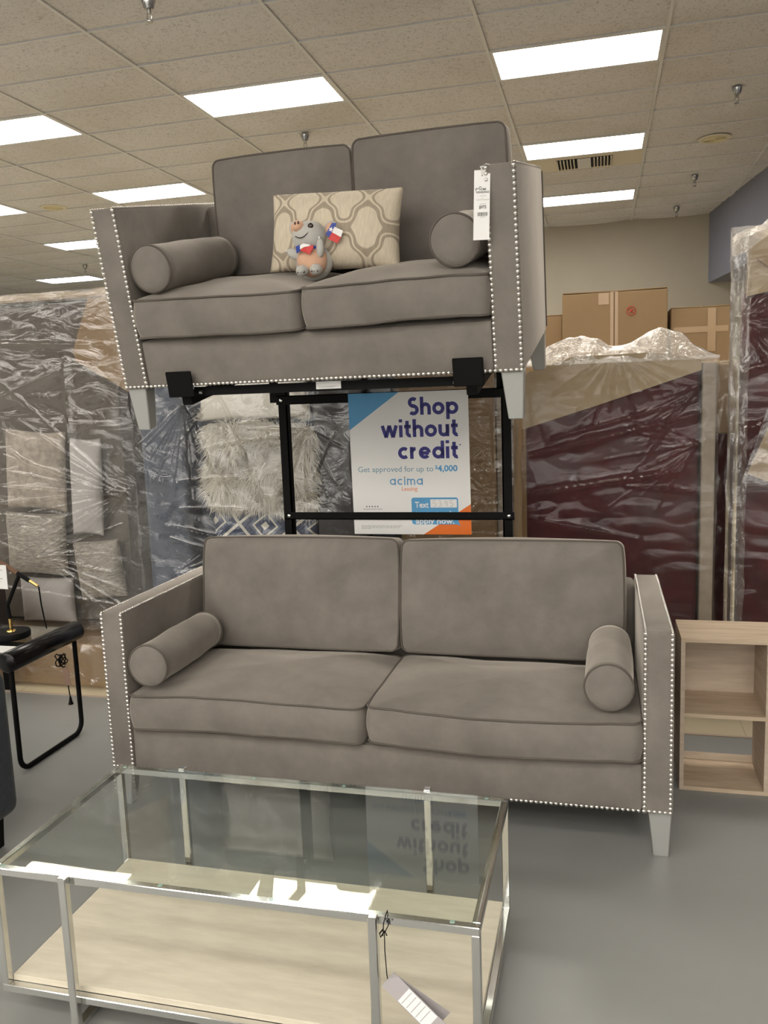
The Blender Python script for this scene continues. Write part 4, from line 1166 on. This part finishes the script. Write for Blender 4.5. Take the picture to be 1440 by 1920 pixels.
def red2_gather(a, b_):
    x = -0.40 + 0.80 * a
    return Vector((x + .02 * nz((a * 9, b_ * 7, 4)), -0.035 + .45 * b_, 2.13 + 0.10 * min(1, a * 3) + 0.03 * nz((a * 12, b_ * 5, 5)) + 0.06 * math.sin(math.pi * b_)))
gather('plastic_bunch', red2, red2_gather, 40, 16)
def red2_edge(a, b_):
    return Vector((-.405 + .085 * a + .008 * nz((b_ * 14, a, 1)), -0.036 + .018 * nz((a * 4, b_ * 22, 3)) - .01 * math.sin(a * 3.1), 0.02 + 2.14 * b_))
mb = MB(); mb.grid(red2_edge, 10, 120); mb.build('plastic_edge', M['edgefilm'], red2, smooth=80)
par = MB().prism([(-.315, 1.10), (-.19, 1.42), (.30, 1.45), (.36, 1.08), (-.20, 1.055)], -0.11, -0.035).build('parcel', M['cardboard_pale'], red2, label='flat tan parcel taped to the front')
def par_wrap(a, b_):
    x0, x1 = -.345 + .12 * b_, .40
    return Vector((x0 + (x1 - x0) * a, -0.125 + .012 * nz((a * 12, b_ * 9, 8)), 1.045 + .40 * b_ + .008 * nz((a * 9, 0, 2))))
mb = MB(); mb.grid(par_wrap, 40, 30); mb.build('plastic_sleeve', M['film'], par, smooth=80)

gap = thing('wrapped_furniture', 'tan-topped wrapped piece, painted burgundy for the dark gap between burgundy sofas', 'wrapped furniture', (0.62, 5.1, 0))
MB().box(-.16, .12, 0, .5, 1.22, 1.62, .01).build('cardboard_cap', M['cardboard_pale'], gap)
MB().box(-.158, .118, 0.003, .497, 0, 1.219, .01).build('upholstered_body', M['red'], gap)  # burgundy stands in for the darkness of the gap
wrap('plastic_wrap', M['film'], gap, -.165, .125, .002, 1.635, -.006, .5, fan((0, 1.0), 10, .2, .6, 60, 120, .008, .01, 61), 7.3, 30, 100, amp=.02, fs=5)

# --- tall cartons at the back
def carton(label, x0, x1, y0, y1, h, seam=None, flap=0.0):
    t_ = thing('carton', label, 'carton', ((x0 + x1) / 2, y0, 0)); cx = (x0 + x1) / 2
    mb = MB()
    def q_(x, y, z): return Vector((x - cx + nz((x, y, z), 2) * .006, y - y0, z + nz((x * 3, y, z), 1.5) * .012))
    mb.box(x0 - cx, x1 - cx, 0, y1 - y0, 0, h, 0.006, 1)
    mb.build('box', M['cardboard'], t_)
    for k in range(2):
        s_ = 1 if k else -1
        mb = MB().box(min(0, s_ * (x1 - cx)) + .004, max(0, s_ * (x1 - cx)) - .004, 0.0, y1 - y0, 0, 0.008, 0.001, 1)
        mb.build('flap', M['cardboard'], t_, loc=(0, 0, h), rot=(0, R(-1.0 * s_ * flap), 0))
    if seam is not None:
        MB().box(seam - cx - .03, seam - cx + .03, -0.002, 0, h * .55, h).build('tape', M['tape'], t_)
        MB().box(seam - cx - .004, seam - cx + .004, -0.003, -0.002, 0.2, h).build('seam', M['leather'], t_)
    return t_
big = carton('biggest open-topped cardboard carton against the beige back wall', -0.297, 0.507, 7.0, 7.8, 2.245, 0.105, 0.8)
m = MB(); a_ = [(0.235 - .105 + .034 * math.cos(2 * math.pi * k / 24), -0.0025, 2.09 + .034 * math.sin(2 * math.pi * k / 24)) for k in range(24)]
m.tube(a_, 0.003, 4, closed=True)
m.tube([(0.106, -.0025, 2.114), (0.154, -.0025, 2.066)], 0.003, 4); m.tube([(0.118, -.0025, 2.078), (0.142, -.0025, 2.102)], 0.006, 4); m.tube([(0.118, -.0025, 2.102), (0.142, -.0025, 2.078)], 0.004, 4)
m.build('warning_mark', M['redbox'], big)
MB().box(-.12, -.04, -0.002, 0, 2.15, 2.24).build('tape', M['tape'], big)
c2 = carton('cardboard carton with shiny tape right of the biggest carton', 0.535, 0.98, 7.05, 7.8, 2.09, None, 0.4)
MB().box(-.20, .20, -0.002, 0, 1.90, 1.945).build('tape', M['tape'], c2); MB().box(.05, .11, -0.0035, -0.002, 1.75, 2.08).build('tape', M['tape'], c2)
carton('cardboard carton mostly hidden behind the right arm of the loveseat', -0.75, -0.305, 7.2, 7.9, 2.10, None, 0.3)

# ------------------------------------------------------------------ side table with desk lamp, far left
st = thing('side_table', 'black tubular side table with rolled panel edge and glass top at left', 'side table', (-2.355, 3.03, 0))
def hoop(y0, y1, h, r_, n=6):
    pts = []
    for cy, cz, a0 in ((y1 - r_, h - r_, 0), (y0 + r_, h - r_, 90), (y0 + r_, r_ + .011, 180), (y1 - r_, r_ + .011, 270)):
        for k in range(n + 1):
            a = R(a0 + 90 * k / n); pts.append((0, cy + r_ * math.cos(a), cz + r_ * math.sin(a)))
    return pts
for xx in (0.0, -0.44):
    MB().tube([(xx, y, z) for _, y, z in hoop(-0.215, 0.215, 0.515, 0.055)], 0.011, 10, closed=True).build('leg_frame', M['black'], st, smooth=60)
for xx in (0.0, -0.44):
    MB().tube([(xx, -0.24, .490), (xx, -0.235, .490), (xx, 0.235, .490), (xx, 0.24, .490)], [.038, .044, .044, .038], 24).build('rolled_panel', M['blackgloss'], st, smooth=50)
MB().box(-0.41, -0.03, -0.22, 0.22, 0.500, 0.508, .001, 1).build('glass_top', M['glass'], st)
MB().tube([(-.44, .0, .49), (0, .0, .49)], .010, 8).build('cross_bar', M['black'], st, smooth=60)

LX, LY, LZ = -2.545, 3.07, 0.509
lp = thing('desk_lamp', 'black and brass jointed desk lamp standing on the side table', 'lamp', (LX, LY, LZ))
MB().lathe([(0, 0), (0.078, 0), (0.080, .004), (0.080, .024), (0.077, .028), (0, .028)], 40).build('base', M['black'], lp, smooth=40)
MB().lathe([(0, .028), (0.021, .028), (0.019, .032), (0.0085, .034), (0.0075, .085), (0, .085)], 20).build('stem_socket', M['brass'], lp, smooth=40)
E0 = Vector((0, 0, .085)); E1 = Vector((-0.006, 0, .145)); E2 = Vector((0.063, 0.01, .285))
MB().tube([E0, E1, E1 + (E2 - E1) * .06, E2], 0.0085, 10).build('lower_arm', M['black'], lp, smooth=50)
dv = Vector((0.85, 0.05, -0.52)).normalized()
MB().tube([E2 - dv * .36, E2 - dv * .15], 0.009, 10).build('upper_arm', M['black'], lp, smooth=50)
MB().tube([E2 - dv * .15, E2 - dv * .01], 0.0105, 12).build('leather_grip', M['leather'], lp, smooth=50)
MB().tube([E2 - dv * .01, E2 + dv * .055], 0.0095, 10).build('counterweight', M['black'], lp, smooth=50)
MB().tube([E2 + dv * .055, E2 + dv * .10], 0.0065, 10).build('tip', M['brass'], lp, smooth=50)
tp = E2 + dv * .105
hs = MB().lathe([(0.02, .06), (.035, .05), (0.075, -.06), (0.072, -.06), (.032, .046), (0.0, .05)], 24); hs.build('shade', M['black'], lp, loc=E2 - dv * .40, rot=(0, R(25), 0), smooth=50)
MB().tube([tp, tp + Vector((.004, 0, -.08)), tp + Vector((.016, 0, -.17)), tp + Vector((.02, -.0, -.19))], 0.0032, 6).build('hanging_cord', M['black'], lp, smooth=60)
pc = []
for k in range(40):
    a = k * 0.95
    pc.append((0.205 + .018 * math.cos(a) + .012 * math.sin(k * .7), 0.05 + .012 * math.sin(a * .8), -.115 + .022 * math.sin(a) + .010 * math.cos(k * .4)))
pc += [(0.22, .05, -.14), (.226, .05, -.20), (.234, .05, -.285)]
MB().tube(pc, 0.0028, 5).build('power_cord', M['black'], lp, smooth=60)
MB().lathe([(0, .0), (.004, 0), (.007, -.02), (.012, -.036), (0, -.036)], 8).build('plug', M['black'], lp, loc=(.234, .05, -.283))
MB().box(-.013, .013, -.001, .001, -.085, 0, .0005, 1).build('cord_tag', mat('pink_brown_tag', (.30, .19, .14), .6), lp, loc=(.222, .045, -.145), rot=(0, R(-8), R(10)))
pp_ = MB().box(-.06, .06, -.0006, .0006, -.055, .055).build('paper_tag', M['paper'], lp, loc=E2 - dv * .13 + Vector((0, -.02, -.075)), rot=(R(4), R(3), R(10)), label='white paper tag hanging on the arm')
m = MB()
for k in range(6): m.box(-.045, .040 - .01 * (k % 3), -.0012, -.0008, .03 - k * .013, .033 - k * .013)
m.build('printed_lines', M['grey_ink'], pp_)
car2 = MB().box(-.06, .06, -.04, .04, 0, .002).build('paper_card', M['paper']); tag(car2, 'small white card lying on the side table glass', 'card'); car2.location = (-2.47, 2.90, .509)

# dark brown seat back behind the lamp
dk = thing('armchair', 'dark brown chair back just visible behind the desk lamp', 'chair', (-3.33, 3.62, 0))
MB().box(-.30, .235, 0, .12, .20, .625, .03, 3).build('backrest', M['brownfab'], dk, smooth=50)
MB().box(-.30, .225, -.3, 0.0, .20, .34, .03, 3).build('seat', M['brownfab'], dk, smooth=50)
for xx in (-.27, .19):
    for yy in (-.27, .07): MB().box(xx, xx + .03, yy, yy + .03, 0, .20).build('leg', M['black'], dk)

# dark blue-grey armchair cut by the left edge
ac = thing('armchair', 'dark blue-grey upholstered chair cut by the left edge, in front of side table', 'chair', (-2.298, 2.02, 0))
MB().box(.17, .315, -.40, .34, .11, .635, .045, 4).build('arm', M['chair'], ac, smooth=60)
MB().box(-.40, .165, -.38, .33, .11, .34, .03, 3).build('seat', M['chair'], ac, smooth=60)
for xx in (-.36, .25):
    for yy in (-.36, .27):
        m = MB().lathe([(0, .115), (.03, .115), (.022, 0), (0, 0)], 4, Matrix.Rotation(R(45), 4, 'Z')); m.build('leg', M['black'], ac, loc=(xx, yy, 0))
bpy.context.view_layer.update()
